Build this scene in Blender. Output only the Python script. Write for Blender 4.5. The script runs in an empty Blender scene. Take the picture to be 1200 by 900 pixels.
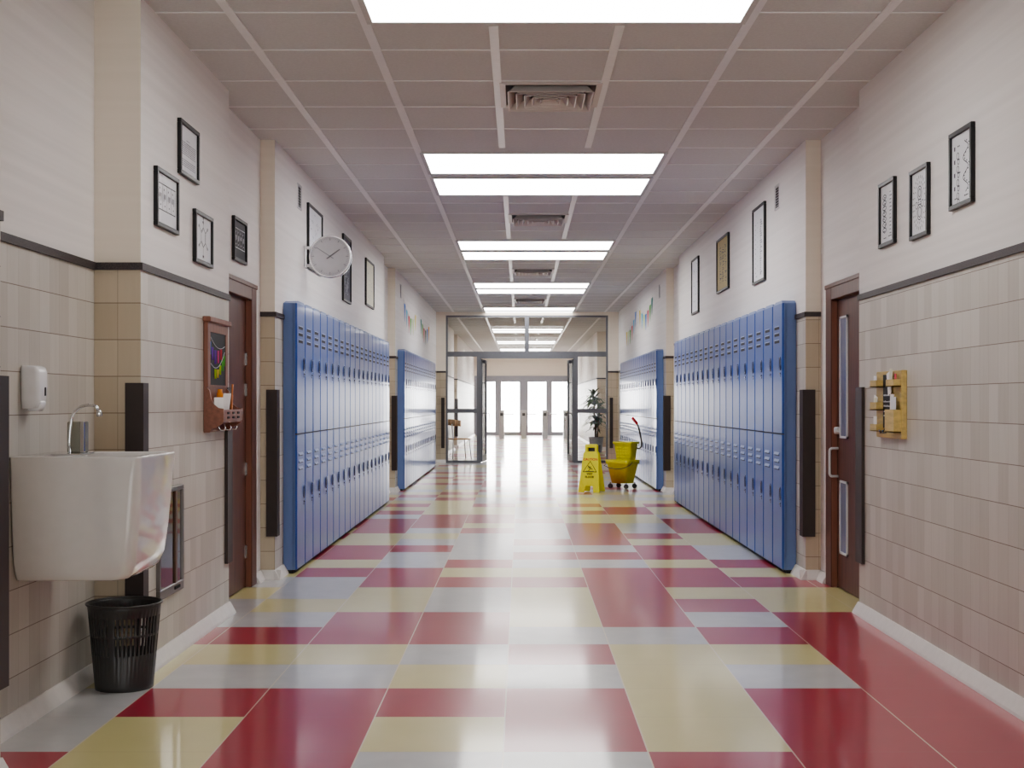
import bpy, bmesh, math, random
from mathutils import Vector, Matrix
PI = math.pi
S = bpy.context.scene
COL = S.collection
rnd = random.Random(7)

# ------------------------------------------------------------------ helpers
class MB:
    """collects shapes in a bmesh; mat index per face"""
    def __init__(s): s.bm = bmesh.new()
    def face(s, pts, mi=0, smooth=False):
        vs = [s.bm.verts.new(p) for p in pts]
        f = s.bm.faces.new(vs); f.material_index = mi; f.smooth = smooth
        return f
    def box(s, x0, x1, y0, y1, z0, z1, mi=0, bev=0.0, seg=1):
        n0 = len(s.bm.verts)
        v = [s.bm.verts.new((x, y, z)) for x in (x0, x1) for y in (y0, y1) for z in (z0, z1)]
        fs = []
        for q in ((0,1,3,2),(4,6,7,5),(0,4,5,1),(2,3,7,6),(0,2,6,4),(1,5,7,3)):
            f = s.bm.faces.new([v[i] for i in q]); f.material_index = mi; fs.append(f)
        if bev > 0:
            es = list({e for f in fs for e in f.edges})
            r = bmesh.ops.bevel(s.bm, geom=es, offset=bev, segments=seg, affect='EDGES', profile=0.5)
            for f in r['faces']: f.material_index = mi
        return s
    def obox(s, c, ax, ay, az, hx, hy, hz, mi=0):
        """oriented box: centre, three unit axes, half sizes"""
        c = Vector(c); ax = Vector(ax)*hx; ay = Vector(ay)*hy; az = Vector(az)*hz
        v = [s.bm.verts.new(c + ax*i + ay*j + az*k) for i in (-1,1) for j in (-1,1) for k in (-1,1)]
        for q in ((0,1,3,2),(4,6,7,5),(0,4,5,1),(2,3,7,6),(0,2,6,4),(1,5,7,3)):
            f = s.bm.faces.new([v[i] for i in q]); f.material_index = mi
        return s
    def tube(s, pts, r, n=10, mi=0, closed=False):
        pts = [Vector(p) for p in pts]; m = len(pts)
        rr = r if isinstance(r, (list, tuple)) else [r]*m
        rings = []; ref = None
        for i, p in enumerate(pts):
            if closed: t = pts[(i+1) % m] - pts[i-1]
            else: t = pts[min(i+1, m-1)] - pts[max(i-1, 0)]
            t.normalize()
            if ref is None:
                a = Vector((0,0,1)) if abs(t.z) < 0.9 else Vector((1,0,0))
                ref = (a - t*a.dot(t)).normalized()
            else:
                ref = (ref - t*ref.dot(t)).normalized()
            b = t.cross(ref)
            rings.append([s.bm.verts.new(p + ref*math.cos(2*PI*k/n)*rr[i] + b*math.sin(2*PI*k/n)*rr[i]) for k in range(n)])
        for i in range(m if closed else m-1):
            A = rings[i]; B = rings[(i+1) % m]
            for k in range(n):
                f = s.bm.faces.new((A[k], A[(k+1)%n], B[(k+1)%n], B[k])); f.smooth = True; f.material_index = mi
        if not closed:
            for R_ in (rings[0][::-1], rings[-1]):
                f = s.bm.faces.new(R_); f.material_index = mi
        return s
    def lathe(s, prof, n=32, c=(0,0,0), mi=0, axis='z'):
        rings = []
        for r, z in prof:
            ring = []
            for k in range(n):
                a = 2*PI*k/n
                p = (r*math.cos(a), r*math.sin(a), z)
                if axis == 'x': p = (p[2], p[0], p[1])
                if axis == 'y': p = (p[0], p[2], p[1])
                ring.append(s.bm.verts.new((c[0]+p[0], c[1]+p[1], c[2]+p[2])))
            rings.append(ring)
        for A, B in zip(rings, rings[1:]):
            for k in range(n):
                f = s.bm.faces.new((A[k], A[(k+1)%n], B[(k+1)%n], B[k])); f.smooth = True; f.material_index = mi
        for R_, pr in ((rings[0][::-1], prof[0]), (rings[-1], prof[-1])):
            if pr[0] > 1e-5:
                f = s.bm.faces.new(R_); f.material_index = mi
        return s
    def prism(s, poly, axis, a0, a1, mi=0):
        """2-D polygon extruded along axis; poly in the other two axes in order (x,y,z minus axis)"""
        def P(u, v, a): return {'x': (a,u,v), 'y': (u,a,v), 'z': (u,v,a)}[axis]
        A = [s.bm.verts.new(P(u, v, a0)) for u, v in poly]; B = [s.bm.verts.new(P(u, v, a1)) for u, v in poly]
        n = len(poly)
        for R_ in (A[::-1], B):
            f = s.bm.faces.new(R_); f.material_index = mi
        for k in range(n):
            f = s.bm.faces.new((A[k], A[(k+1)%n], B[(k+1)%n], B[k])); f.material_index = mi
        return s
    def loft(s, rings, mi=0, cap0=True, cap1=True, smooth=True):
        R_ = [[s.bm.verts.new(p) for p in r] for r in rings]; n = len(R_[0])
        for A, B in zip(R_, R_[1:]):
            for k in range(n):
                f = s.bm.faces.new((A[k], A[(k+1)%n], B[(k+1)%n], B[k])); f.smooth = smooth; f.material_index = mi
        if cap0: s.bm.faces.new(R_[0][::-1]).material_index = mi
        if cap1: s.bm.faces.new(R_[-1]).material_index = mi
        return s
    def build(s, name, mats, parent=None, smooth=None):
        bmesh.ops.recalc_face_normals(s.bm, faces=s.bm.faces[:])
        me = bpy.data.meshes.new(name); s.bm.to_mesh(me); s.bm.free()
        return link(name, me, mats, parent)

def link(name, me, mats, parent=None):
    for m in (mats if isinstance(mats, (list, tuple)) else [mats]): me.materials.append(m)
    o = bpy.data.objects.new(name, me); COL.objects.link(o)
    if parent: o.parent = parent
    return o

def thing(name, label, cat, loc=(0,0,0), rz=0.0, group=None):
    o = bpy.data.objects.new(name, None); COL.objects.link(o)
    o.empty_display_size = 0.05
    o.location = loc; o.rotation_euler = (0, 0, rz)
    o['label'] = label; o['category'] = cat
    if group: o['group'] = group
    return o

def tag(o, label, cat, group=None):
    o['label'] = label; o['category'] = cat
    if group: o['group'] = group
    return o

def struct(o):
    o['kind'] = 'structure'; return o

def struct_empty(name, loc=(0,0,0), rz=0.0):
    o = bpy.data.objects.new(name, None); COL.objects.link(o)
    o.location = loc; o.rotation_euler = (0,0,rz); o['kind'] = 'structure'
    return o

def copy_tree(o, parent=None):
    c = o.copy(); COL.objects.link(c)
    if parent: c.parent = parent
    for ch in list(o.children): copy_tree(ch, c)
    return c

def flat(outlines, half, bevel=0.0):
    """filled 2-D outlines (first outer, rest holes), extruded +-half along z -> mesh data"""
    cu = bpy.data.curves.new('outline', 'CURVE'); cu.dimensions = '2D'; cu.fill_mode = 'BOTH'
    cu.extrude = half; cu.bevel_depth = bevel; cu.bevel_resolution = 1
    for ol in outlines:
        sp = cu.splines.new('POLY'); sp.points.add(len(ol)-1); sp.use_cyclic_u = True
        for p, q in zip(sp.points, ol): p.co = (q[0], q[1], 0, 1)
    ob = bpy.data.objects.new('outline', cu); COL.objects.link(ob)
    dg = bpy.context.evaluated_depsgraph_get()
    me = bpy.data.meshes.new_from_object(ob.evaluated_get(dg))
    bpy.data.objects.remove(ob); bpy.data.curves.remove(cu)
    me.materials.clear()
    return me

def text_mesh(s, size, bold=0.0, extrude=0.0005):
    cu = bpy.data.curves.new('writing', 'FONT'); cu.body = s; cu.size = size
    cu.align_x = 'CENTER'; cu.align_y = 'CENTER'; cu.extrude = extrude; cu.offset = bold
    ob = bpy.data.objects.new('writing', cu); COL.objects.link(ob)
    dg = bpy.context.evaluated_depsgraph_get()
    me = bpy.data.meshes.new_from_object(ob.evaluated_get(dg))
    bpy.data.objects.remove(ob); bpy.data.curves.remove(cu)
    me.materials.clear()
    return me

def rrect(x0, x1, y0, y1, r, n=5):
    pts = []
    for cx, cy, a0 in ((x1-r, y1-r, 0), (x0+r, y1-r, 90), (x0+r, y0+r, 180), (x1-r, y0+r, 270)):
        for k in range(n+1):
            a = math.radians(a0 + 90*k/n); pts.append((cx+r*math.cos(a), cy+r*math.sin(a)))
    return pts

# ------------------------------------------------------------------ materials
def lin(r, g, b):
    f = lambda c: (c/255/12.92) if c/255 <= 0.04045 else ((c/255+0.055)/1.055)**2.4
    return (f(r), f(g), f(b), 1)

def mat(name, rgb, rough=0.5, metal=0.0, noise=0.0, nscale=20.0, spec=0.5, coat=0.0, stretch=None, bump=0.0):
    m = bpy.data.materials.new(name); m.use_nodes = True
    nt = m.node_tree; b = nt.nodes['Principled BSDF']
    b.inputs['Roughness'].default_value = rough; b.inputs['Metallic'].default_value = metal
    b.inputs['Specular IOR Level'].default_value = spec; b.inputs['Coat Weight'].default_value = coat
    c = lin(*rgb); b.inputs['Base Color'].default_value = c
    n = nt.nodes.new('ShaderNodeTexNoise'); n.inputs['Scale'].default_value = nscale; n.inputs['Detail'].default_value = 4
    tc = nt.nodes.new('ShaderNodeTexCoord'); mp = nt.nodes.new('ShaderNodeMapping')
    if stretch: mp.inputs['Scale'].default_value = stretch
    nt.links.new(tc.outputs['Object'], mp.inputs['Vector']); nt.links.new(mp.outputs['Vector'], n.inputs['Vector'])
    if noise > 0:
        r = nt.nodes.new('ShaderNodeValToRGB')
        r.color_ramp.elements[0].position = 0.3; r.color_ramp.elements[1].position = 0.7
        r.color_ramp.elements[0].color = tuple(x*(1-noise) for x in c[:3]) + (1,)
        r.color_ramp.elements[1].color = tuple(min(1, x*(1+noise)) for x in c[:3]) + (1,)
        nt.links.new(n.outputs['Fac'], r.inputs['Fac']); nt.links.new(r.outputs['Color'], b.inputs['Base Color'])
    if bump > 0:
        bp = nt.nodes.new('ShaderNodeBump'); bp.inputs['Strength'].default_value = bump; bp.inputs['Distance'].default_value = 0.002
        nt.links.new(n.outputs['Fac'], bp.inputs['Height']); nt.links.new(bp.outputs['Normal'], b.inputs['Normal'])
    return m

def emis(name, rgb, strength):
    m = bpy.data.materials.new(name); m.use_nodes = True; nt = m.node_tree
    b = nt.nodes['Principled BSDF']; b.inputs['Base Color'].default_value = (0.8,0.8,0.8,1)
    b.inputs['Emission Color'].default_value = lin(*rgb); b.inputs['Emission Strength'].default_value = strength
    return m

def glass(name, tint=(1,1,1), alpha=0.12, rough=0.0):
    """thin architectural glass: clear with a fresnel reflection"""
    m = bpy.data.materials.new(name); m.use_nodes = True; nt = m.node_tree
    for n in list(nt.nodes): nt.nodes.remove(n)
    out = nt.nodes.new('ShaderNodeOutputMaterial'); mx = nt.nodes.new('ShaderNodeMixShader')
    tr = nt.nodes.new('ShaderNodeBsdfTransparent'); tr.inputs['Color'].default_value = tint + (1,)
    gl = nt.nodes.new('ShaderNodeBsdfGlossy'); gl.inputs['Roughness'].default_value = rough
    fr = nt.nodes.new('ShaderNodeFresnel'); fr.inputs['IOR'].default_value = 1.45
    nt.links.new(fr.outputs[0], mx.inputs[0]); nt.links.new(tr.outputs[0], mx.inputs[1]); nt.links.new(gl.outputs[0], mx.inputs[2])
    nt.links.new(mx.outputs[0], out.inputs[0])
    return m

def M_(nt, op, a, b=None, c=None):
    n = nt.nodes.new('ShaderNodeMath'); n.operation = op
    for i, v in enumerate((a, b, c)):
        if v is None: continue
        if isinstance(v, (int, float)): n.inputs[i].default_value = v
        else: nt.links.new(v, n.inputs[i])
    return n.outputs[0]

def mixc(nt, f, a, b):
    n = nt.nodes.new('ShaderNodeMix'); n.data_type = 'RGBA'
    for i, v in ((0, f), (6, a), (7, b)):
        if isinstance(v, (int, float, tuple)): n.inputs[i].default_value = v
        else: nt.links.new(v, n.inputs[i])
    return n.outputs[2]

RAIL_LO, RAIL_HI = 1.925, 1.960
def wall_material(name, zoff, tiles=True):
    m = bpy.data.materials.new(name); m.use_nodes = True; nt = m.node_tree
    b = nt.nodes['Principled BSDF']
    g = nt.nodes.new('ShaderNodeNewGeometry'); sp = nt.nodes.new('ShaderNodeSeparateXYZ'); nt.links.new(g.outputs['Position'], sp.inputs[0])
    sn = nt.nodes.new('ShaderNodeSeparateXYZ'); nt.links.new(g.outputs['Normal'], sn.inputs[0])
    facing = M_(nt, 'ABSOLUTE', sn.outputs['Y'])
    x, y, z = sp.outputs
    u = M_(nt, 'SUBTRACT', M_(nt, 'ADD', x, y), 4.155)
    # paint: off white, faint horizontal trowel streaks
    cmb = nt.nodes.new('ShaderNodeCombineXYZ')
    nt.links.new(M_(nt, 'MULTIPLY', u, 0.35), cmb.inputs[0]); nt.links.new(M_(nt, 'MULTIPLY', z, 22.0), cmb.inputs[1])
    n1 = nt.nodes.new('ShaderNodeTexNoise'); n1.inputs['Scale'].default_value = 1.0; n1.inputs['Detail'].default_value = 5; nt.links.new(cmb.outputs[0], n1.inputs['Vector'])
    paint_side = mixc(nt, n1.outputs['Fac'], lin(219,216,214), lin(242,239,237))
    paint_bounce = mixc(nt, n1.outputs['Fac'], lin(226,217,203), lin(236,228,215))  # faces turned along Y: warm bounce light put into the colour
    paint = mixc(nt, facing, paint_side, paint_bounce)
    col = paint
    rough = 0.55
    if tiles:
        BW, BH = 0.114, 0.1738
        cu = M_(nt, 'DIVIDE', u, BW); cv = M_(nt, 'DIVIDE', M_(nt, 'SUBTRACT', z, zoff), BH)
        iu = M_(nt, 'FLOOR', cu); iv = M_(nt, 'FLOOR', cv)
        cc = nt.nodes.new('ShaderNodeCombineXYZ'); nt.links.new(iu, cc.inputs[0]); nt.links.new(iv, cc.inputs[1])
        wn = nt.nodes.new('ShaderNodeTexWhiteNoise'); wn.noise_dimensions = '2D'; nt.links.new(cc.outputs[0], wn.inputs['Vector'])
        # vertical grain
        cg = nt.nodes.new('ShaderNodeCombineXYZ'); nt.links.new(M_(nt, 'MULTIPLY', u, 40.0), cg.inputs[0]); nt.links.new(M_(nt, 'MULTIPLY', z, 3.0), cg.inputs[1])
        ng = nt.nodes.new('ShaderNodeTexNoise'); ng.inputs['Scale'].default_value = 1.0; ng.inputs['Detail'].default_value = 3; nt.links.new(cg.outputs[0], ng.inputs['Vector'])
        v = M_(nt, 'ADD', M_(nt, 'MULTIPLY', wn.outputs['Value'], 0.6), M_(nt, 'MULTIPLY', ng.outputs['Fac'], 0.45))
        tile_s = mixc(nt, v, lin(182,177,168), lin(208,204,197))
        tile_bounce = mixc(nt, v, lin(186,173,150), lin(204,192,171))  # same warm bounce light tinted into the tiles
        tile = mixc(nt, facing, tile_s, tile_bounce)
        fz = M_(nt, 'FRACT', cv); fu = M_(nt, 'FRACT', cu)
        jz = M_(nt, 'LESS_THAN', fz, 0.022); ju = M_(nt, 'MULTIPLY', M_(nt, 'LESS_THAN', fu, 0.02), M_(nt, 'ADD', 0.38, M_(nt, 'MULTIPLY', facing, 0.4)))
        j = M_(nt, 'MAXIMUM', jz, ju)
        tile = mixc(nt, M_(nt, 'MULTIPLY', j, 0.8), tile, lin(104,86,70))
        up = M_(nt, 'GREATER_THAN', z, RAIL_LO)
        col = mixc(nt, up, tile, paint)
        rr = M_(nt, 'ADD', 0.38, M_(nt, 'MULTIPLY', up, 0.2))
        nt.links.new(rr, b.inputs['Roughness'])
    else:
        b.inputs['Roughness'].default_value = rough
    nt.links.new(col, b.inputs['Base Color'])
    b.inputs['Specular IOR Level'].default_value = 0.35
    return m

TW = 0.5375; TX0 = -0.064; TD = 0.527; TY0 = 4.756
def floor_material(name, c1, c2, nscale):
    m = bpy.data.materials.new(name); m.use_nodes = True; nt = m.node_tree; b = nt.nodes['Principled BSDF']
    g = nt.nodes.new('ShaderNodeNewGeometry'); sp = nt.nodes.new('ShaderNodeSeparateXYZ'); nt.links.new(g.outputs['Position'], sp.inputs[0])
    n = nt.nodes.new('ShaderNodeTexNoise'); n.inputs['Scale'].default_value = nscale; n.inputs['Detail'].default_value = 6
    nt.links.new(g.outputs['Position'], n.inputs['Vector'])
    base = mixc(nt, n.outputs['Fac'], lin(*c1), lin(*c2))
    fx = M_(nt, 'FRACT', M_(nt, 'ADD', M_(nt, 'DIVIDE', M_(nt, 'SUBTRACT', sp.outputs[0], TX0), TW), 50.0))
    fy = M_(nt, 'FRACT', M_(nt, 'ADD', M_(nt, 'DIVIDE', M_(nt, 'SUBTRACT', sp.outputs[1], TY0), TD), 50.0))
    gx = M_(nt, 'LESS_THAN', M_(nt, 'ABSOLUTE', M_(nt, 'SUBTRACT', fx, 0.5)), 0.4945)
    gy = M_(nt, 'LESS_THAN', M_(nt, 'ABSOLUTE', M_(nt, 'SUBTRACT', fy, 0.5)), 0.4965)
    jx = M_(nt, 'SUBTRACT', 1.0, gx); jy = M_(nt, 'SUBTRACT', 1.0, gy)
    c = mixc(nt, M_(nt, 'MULTIPLY', jy, 0.35), base, lin(150,120,110))
    c = mixc(nt, M_(nt, 'MULTIPLY', jx, 0.8), c, lin(232,222,205))
    nt.links.new(c, b.inputs['Base Color'])
    rg = M_(nt, 'ADD', 0.276, M_(nt, 'MULTIPLY', n.outputs['Fac'], 0.01))
    nt.links.new(rg, b.inputs['Roughness'])
    b.inputs['Specular IOR Level'].default_value = 0.5
    b.inputs['Coat Weight'].default_value = 0.55; b.inputs['Coat Roughness'].default_value = 0.09
    return m

M = {}
M['wall_l'] = wall_material('wall_tile_and_paint_west', 1.767-0.1738*10)
M['wall_r'] = wall_material('wall_tile_and_paint_east', 1.900-0.1738*10)
M['paint'] = wall_material('plain_paint', 0, False)
M['f_red'] = floor_material('floor_tile_red', (168,42,66), (180,50,74), 5)
M['f_yel'] = floor_material('floor_tile_yellow', (214,206,148), (224,216,162), 5)
M['f_gry'] = floor_material('floor_tile_grey', (186,188,190), (212,213,213), 7)
M['granite'] = mat('granite_rail', (70,62,62), 0.5, noise=0.6, nscale=220)
M['base'] = mat('white_cove_base', (225,222,218), 0.4, noise=0.03)
M['ceil'] = mat('ceiling_tile', (204,206,206), 0.8, noise=0.04, nscale=60)
M['ceilbar'] = mat('ceiling_bar', (228,229,230), 0.35, noise=0.02)
M['guard'] = mat('brown_vinyl', (60,50,47), 0.45, noise=0.05)
M['blue'] = mat('blue_locker_enamel', (108,130,178), 0.35, noise=0.03, nscale=6, spec=0.4)
M['blue_door'] = mat('blue_locker_door_enamel', (58,90,160), 0.28, noise=0.04, nscale=6, spec=0.12)
for _m in ('blue_door',):
    _b = M[_m].node_tree.nodes['Principled BSDF']; _b.inputs['Coat Weight'].default_value = 0.22; _b.inputs['Coat Roughness'].default_value = 0.06
M['dark'] = mat('dark_gap', (18,18,22), 0.6, noise=0.05)
M['chrome'] = mat('chrome', (225,228,230), 0.08, 1.0, noise=0.02)
M['steel'] = mat('brushed_steel', (190,188,185), 0.25, 1.0, noise=0.05, nscale=30, stretch=(1,40,1))
M['steel_dark'] = mat('dull_steel', (128,124,122), 0.35, 0.8, noise=0.05)
M['bronze'] = mat('bronze_metal', (104,82,68), 0.3, 0.6, noise=0.05)
M['tap_col'] = mat('grey_tap_column', (158,156,144), 0.15, 0.4, noise=0.03)
M['mirror'] = mat('mirror_steel', (128,122,122), 0.04, 1.0, noise=0.02)
M['handle'] = mat('locker_handle_metal', (128,134,150), 0.2, 1.0, noise=0.03)
M['wood_red'] = mat('dark_red_wood', (100,65,54), 0.4, noise=0.22, nscale=6, stretch=(6,6,0.5))
M['wood_jamb'] = mat('brown_jamb_wood', (140,92,76), 0.45, noise=0.15, nscale=6, stretch=(6,6,0.5))  # lighter copy of the door wood, offsets shade in the reveal
M['wood_mid'] = mat('cherry_wood', (134,90,74), 0.45, noise=0.22, nscale=9, stretch=(5,5,0.6))
M['wood_pine'] = mat('golden_pine', (198,174,110), 0.45, noise=0.15, nscale=9, stretch=(4,0.8,6))
M['slate'] = mat('chalkboard_slate', (34,34,36), 0.6, noise=0.15, nscale=14)
M['white_plastic'] = mat('white_plastic', (232,232,234), 0.25, noise=0.02)
M['ceramic'] = mat('white_ceramic', (212,210,208), 0.06, noise=0.015, spec=0.6, coat=0.6)
M['black_plastic'] = mat('black_plastic', (62,61,60), 0.4, noise=0.06)
M['alu'] = mat('white_aluminium', (214,216,220), 0.3, 0.0, noise=0.03)
M['glass_door'] = mat('frosted_door_glass', (120,124,150), 0.12, noise=0.06, nscale=3, spec=0.8)
M['frame_grey'] = mat('grey_aluminium_frame', (108,110,116), 0.4, noise=0.04)
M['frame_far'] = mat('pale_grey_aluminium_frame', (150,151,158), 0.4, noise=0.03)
M['glass'] = glass('clear_glass')
M['yellow'] = mat('yellow_plastic', (228,222,52), 0.35, noise=0.04)
M['yellow2'] = mat('yellow_bucket_plastic', (226,218,54), 0.3, noise=0.05)
M['red_grip'] = mat('red_grip', (196,34,48), 0.4, noise=0.04)
M['black_frame'] = mat('black_picture_frame', (24,24,26), 0.4, noise=0.05)
M['sheet'] = mat('white_paper', (226,228,234), 0.5, noise=0.015)
M['ink'] = mat('grey_ink', (72,76,88), 0.7, noise=0.05)
M['ink_pale'] = mat('pale_ink', (158,162,172), 0.7, noise=0.05)
M['ink_white'] = mat('white_ink', (215,218,225), 0.7, noise=0.03)
M['sheet_black'] = mat('black_paper', (44,45,50), 0.6, noise=0.12)
M['sheet_navy'] = mat('navy_paper', (58,58,84), 0.6, noise=0.12)
M['sheet_cream'] = mat('cream_paper', (222,220,200), 0.6, noise=0.03)
M['sheet_tan'] = mat('tan_paper', (182,166,110), 0.6, noise=0.06)
M['clock_face'] = mat('clock_face', (250,250,251), 0.5, noise=0.01)
M['clock_rim'] = mat('clock_rim', (205,205,210), 0.25, 0.6, noise=0.02)
M['clock_ink'] = mat('clock_grey', (88,88,92), 0.5, noise=0.03)
M['vent'] = mat('vent_metal', (206,200,196), 0.4, noise=0.02)
M['vent_back'] = mat('vent_shadow', (104,98,96), 0.8, noise=0.05)
M['paper'] = mat('paper_white', (238,238,236), 0.6, noise=0.02)
M['orange'] = mat('orange_plastic', (226,140,34), 0.4, noise=0.04)
M['pencil'] = mat('light_wood', (196,124,74), 0.5, noise=0.1)
M['leaf'] = mat('leaf_green', (74,98,62), 0.45, noise=0.3, nscale=8)
M['pot'] = mat('grey_pot', (150,152,158), 0.5, noise=0.05)
M['soil'] = mat('potting_soil', (60,46,36), 0.9, noise=0.3)
M['bark'] = mat('bark', (110,86,64), 0.8, noise=0.3)
M['blond'] = mat('blond_wood', (214,170,112), 0.4, noise=0.12, stretch=(1,6,6))
M['tstile'] = mat('pale_steel', (205,205,208), 0.3, 0.3, noise=0.03)
M['pave'] = mat('pale_paving', (200,198,192), 0.7, noise=0.08, nscale=3)
for k, c in dict(c_blue=(60,130,215), c_cyan=(70,190,225), c_red=(222,84,96), c_green=(96,180,72), c_pale=(206,232,160), c_yellow=(236,214,90), c_orange=(236,160,60), c_teal=(60,150,140), c_dgreen=(70,110,80), c_violet=(130,80,190), c_pink=(220,90,150), c_lime=(190,220,50)).items():
    M[k] = mat('bright_'+k[2:], c, 0.6, noise=0.04)
M['light'] = emis('light_panel', (253,251,249), 4.6)

# ------------------------------------------------------------------ room shell
XL, XR, H = -1.80, 2.09, 3.22
NL, NR = -1.906, 2.20          # door niche planes
Y_END, Y_FAR, Y_BACK = 27.3, 50.0, -3.0
NICHES = (7.90, 16.90)
ND = 1.48                      # niche length
D0, D1, DZ = 0.14, 1.08, 2.03  # door opening inside a niche

def wall(name, sign, segs, m, back):
    b = MB()
    def bx(f, y0, y1, z0, z1, mi=0):
        b.box(min(f, back), max(f, back), y0, y1, z0, z1, mi)
    for y0, y1, f, niche in segs:
        if niche:
            bx(f, y0, y0+D0, 0, H, 1); bx(f+sign*0.14, y0+D0, y0+D1, 0, DZ, 1)
            bx(f, y0+D0, y0+D1, DZ, H, 1); bx(f, y0+D1, y1, 0, H, 1)
        else: bx(f, y0, y1, 0, H)
    return struct(b.build(name, [m, M['paint']]))

segL = [(Y_BACK,4.43,XL,0),(4.43,6.065,-2.02,0),(6.065,7.9,XL,0),(7.9,7.9+ND,NL,1),(7.9+ND,16.9,XL,0),(16.9,16.9+ND,NL,1),(16.9+ND,34.6,XL,0),(34.6,36.4,-2.4,0),(36.4,Y_FAR+.2,XL,0)]
segR = [(Y_BACK,7.9,XR,0),(7.9,7.9+ND,NR,1),(7.9+ND,16.9,XR,0),(16.9,16.9+ND,NR,1),(16.9+ND,31.0,XR,0),(31.0,35.0,2.75,0),(35.0,Y_FAR+.2,XR,0)]
wall('wall_left', -1, segL, M['wall_l'], -2.7)
wall('wall_right', 1, segR, M['wall_r'], 3.05)
struct(MB().box(-2.7, 3.05, Y_BACK-.2, Y_BACK, 0, H).build('wall_back', M['wall_l']))

# rail along the walls (trim), skipping lockers, niches
def rail(name, segs, sign, skip):
    b = MB(); t = 0.012
    for i, (y0, y1, f, niche) in enumerate(segs):
        if niche: continue
        a = y0
        for s0, s1 in skip + [(99, 99)]:
            if s0 >= y1:
                if a < y1: b.box(min(f, f-sign*t), max(f, f-sign*t), a-(t if a == y0 else 0), y1, RAIL_LO, RAIL_HI)
                break
            if s1 <= y0: continue
            b.box(min(f, f-sign*t), max(f, f-sign*t), a-(t if a == y0 else 0), s0, RAIL_LO, RAIL_HI); a = s1
        # jog faces looking at the camera
        if i > 0:
            pf = segs[i-1][2]
            if (f-pf)*sign < -0.05:
                b.box(min(f, pf), max(f, pf), y0-t, y0, RAIL_LO, RAIL_HI)
    return struct(b.build(name, M['granite']))
LK = [(9.70, 16.54), (18.70, 25.54)]
rail('trim_1', segL, -1, LK)
rail('trim_2', segR, 1, LK)

def baseboard(name, segs, sign):
    b = MB(); d, h = 0.045, 0.07
    for i, (y0, y1, f, niche) in enumerate(segs):
        if niche:
            for a, c in ((y0, y0+D0-.10), (y0+D1+.17, y1)):
                b.prism([(f, 0), (f-sign*d, 0), (f-sign*(d-.004), .012), (f-sign*.008, h), (f, h)], 'y', a, c)
            continue
        segs_ = [(y0, y1)]
        for s0, s1 in LK:
            if y0 < s0 < y1: segs_ = [(y0, s0), (s1, y1)]
            if y0 < 18.70 < y1 and s0 == 18.70: segs_ = [(y0, s0), (s1, y1)]
        for a, c in segs_:
            b.prism([(f, 0), (f-sign*d, 0), (f-sign*(d-.004), .012), (f-sign*.008, h), (f, h)], 'y', a-(d if a == y0 and i else 0), c)
        if i > 0:
            pf = segs[i-1][2]
            if (f-pf)*sign < -0.05:
                b.prism([(y0, 0), (y0-d, 0), (y0-d+.004, .012), (y0-.008, h), (y0, h)], 'x', min(f-sign*d, pf), max(f-sign*d, pf))
    return struct(b.build(name, M['base']))
baseboard('baseboard_left', segL, -1)
baseboard('baseboard_right', segR, 1)

# floor: coloured tiles
ROWS = {-1:'RYRGGRRR',0:'GYRYRYRR',1:'GRRRRYRR',2:'YGGYGYGR',3:'YYYGRYYR',4:'RRRRGGRR',5:'GGRRYRGR',6:'GYYGYRRY',7:'YGYGYRYY',8:'GGRRRRRR',
 9:'YRRYYRRY',10:'YYGRGGYR',11:'RRGGRRRG',12:'RRRGGGRG',13:'YYGGRRYY',14:'RYYGGRRY',15:'YRGRGRGR',16:'RRRYGRGR',17:'RRRRRYYR',18:'YGRRGYYG',19:'YRYYGRRY',
 20:'GYYYGYRY',21:'YRYRYRYR',22:'GYYGGYYY',23:'RGRGRYGG',24:'YRYYGGGY',25:'GYRGYRYG',26:'RGYRGYGR',27:'YYGGGGRY'}
fb = MB()
idx = {'R':0,'Y':1,'G':2}
r0 = int((Y_BACK-TY0)/TD)-1
for r in range(r0, int((Y_FAR+1-TY0)/TD)+1):
    y0 = TY0+TD*(r); y1 = y0+TD
    for c in range(-1, 10):
        x0 = TX0+TW*(c-4); x1 = x0+TW
        cc = min(max(c, 0), 7)
        if r in ROWS: ch = ROWS[r][cc]
        else: ch = rnd.choice('RRYYGGGYR' if r < 0 else 'RYYGGGR')
        fb.face([(x0,y0,0),(x1,y0,0),(x1,y1,0),(x0,y1,0)], idx[ch])
bmesh.ops.remove_doubles(fb.bm, verts=fb.bm.verts[:], dist=1e-4)
struct(fb.build('floor', [M['f_red'], M['f_yel'], M['f_gry']]))

# ceiling slab + bars
PER = 5.37; VENT0 = 7.65; ROW = PER/8
CX = [-0.139+0.646*k for k in range(-3, 5)]
struct(MB().box(-2.7, 3.05, Y_BACK-.2, Y_FAR+.4, H, H+.15).build('ceiling', M['ceil']))
gb = MB(); gz = H-0.006
mods = [k for k in range(-2, 9)]
for x in CX:
    w = 0.024
    inner = CX[2]+.1 < x < CX[5]-.1
    for k in mods:
        b0 = VENT0+k*PER
        if inner: gb.box(x-w, x+w, max(Y_BACK, b0-1.12), min(Y_FAR, b0+2.0), gz, H+.005)
        else: gb.box(x-w, x+w, max(Y_BACK, b0-1.12), min(Y_FAR, b0+PER-1.12), gz, H+.005)
for k in mods:
    b0 = VENT0+k*PER
    for j in range(-1, 7):
        y = b0+ROW*j
        if not (Y_BACK < y < Y_FAR): continue
        spans = [(-2.5, 2.9)] if (-1 <= j <= 2) else [(-2.5, CX[2]), (CX[5], 2.9)]
        for x0, x1 in spans: gb.box(x0, x1, y-.007, y+.007, gz+.002, H+.004)
struct(gb.build('trim_3', M['ceilbar']))

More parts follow.
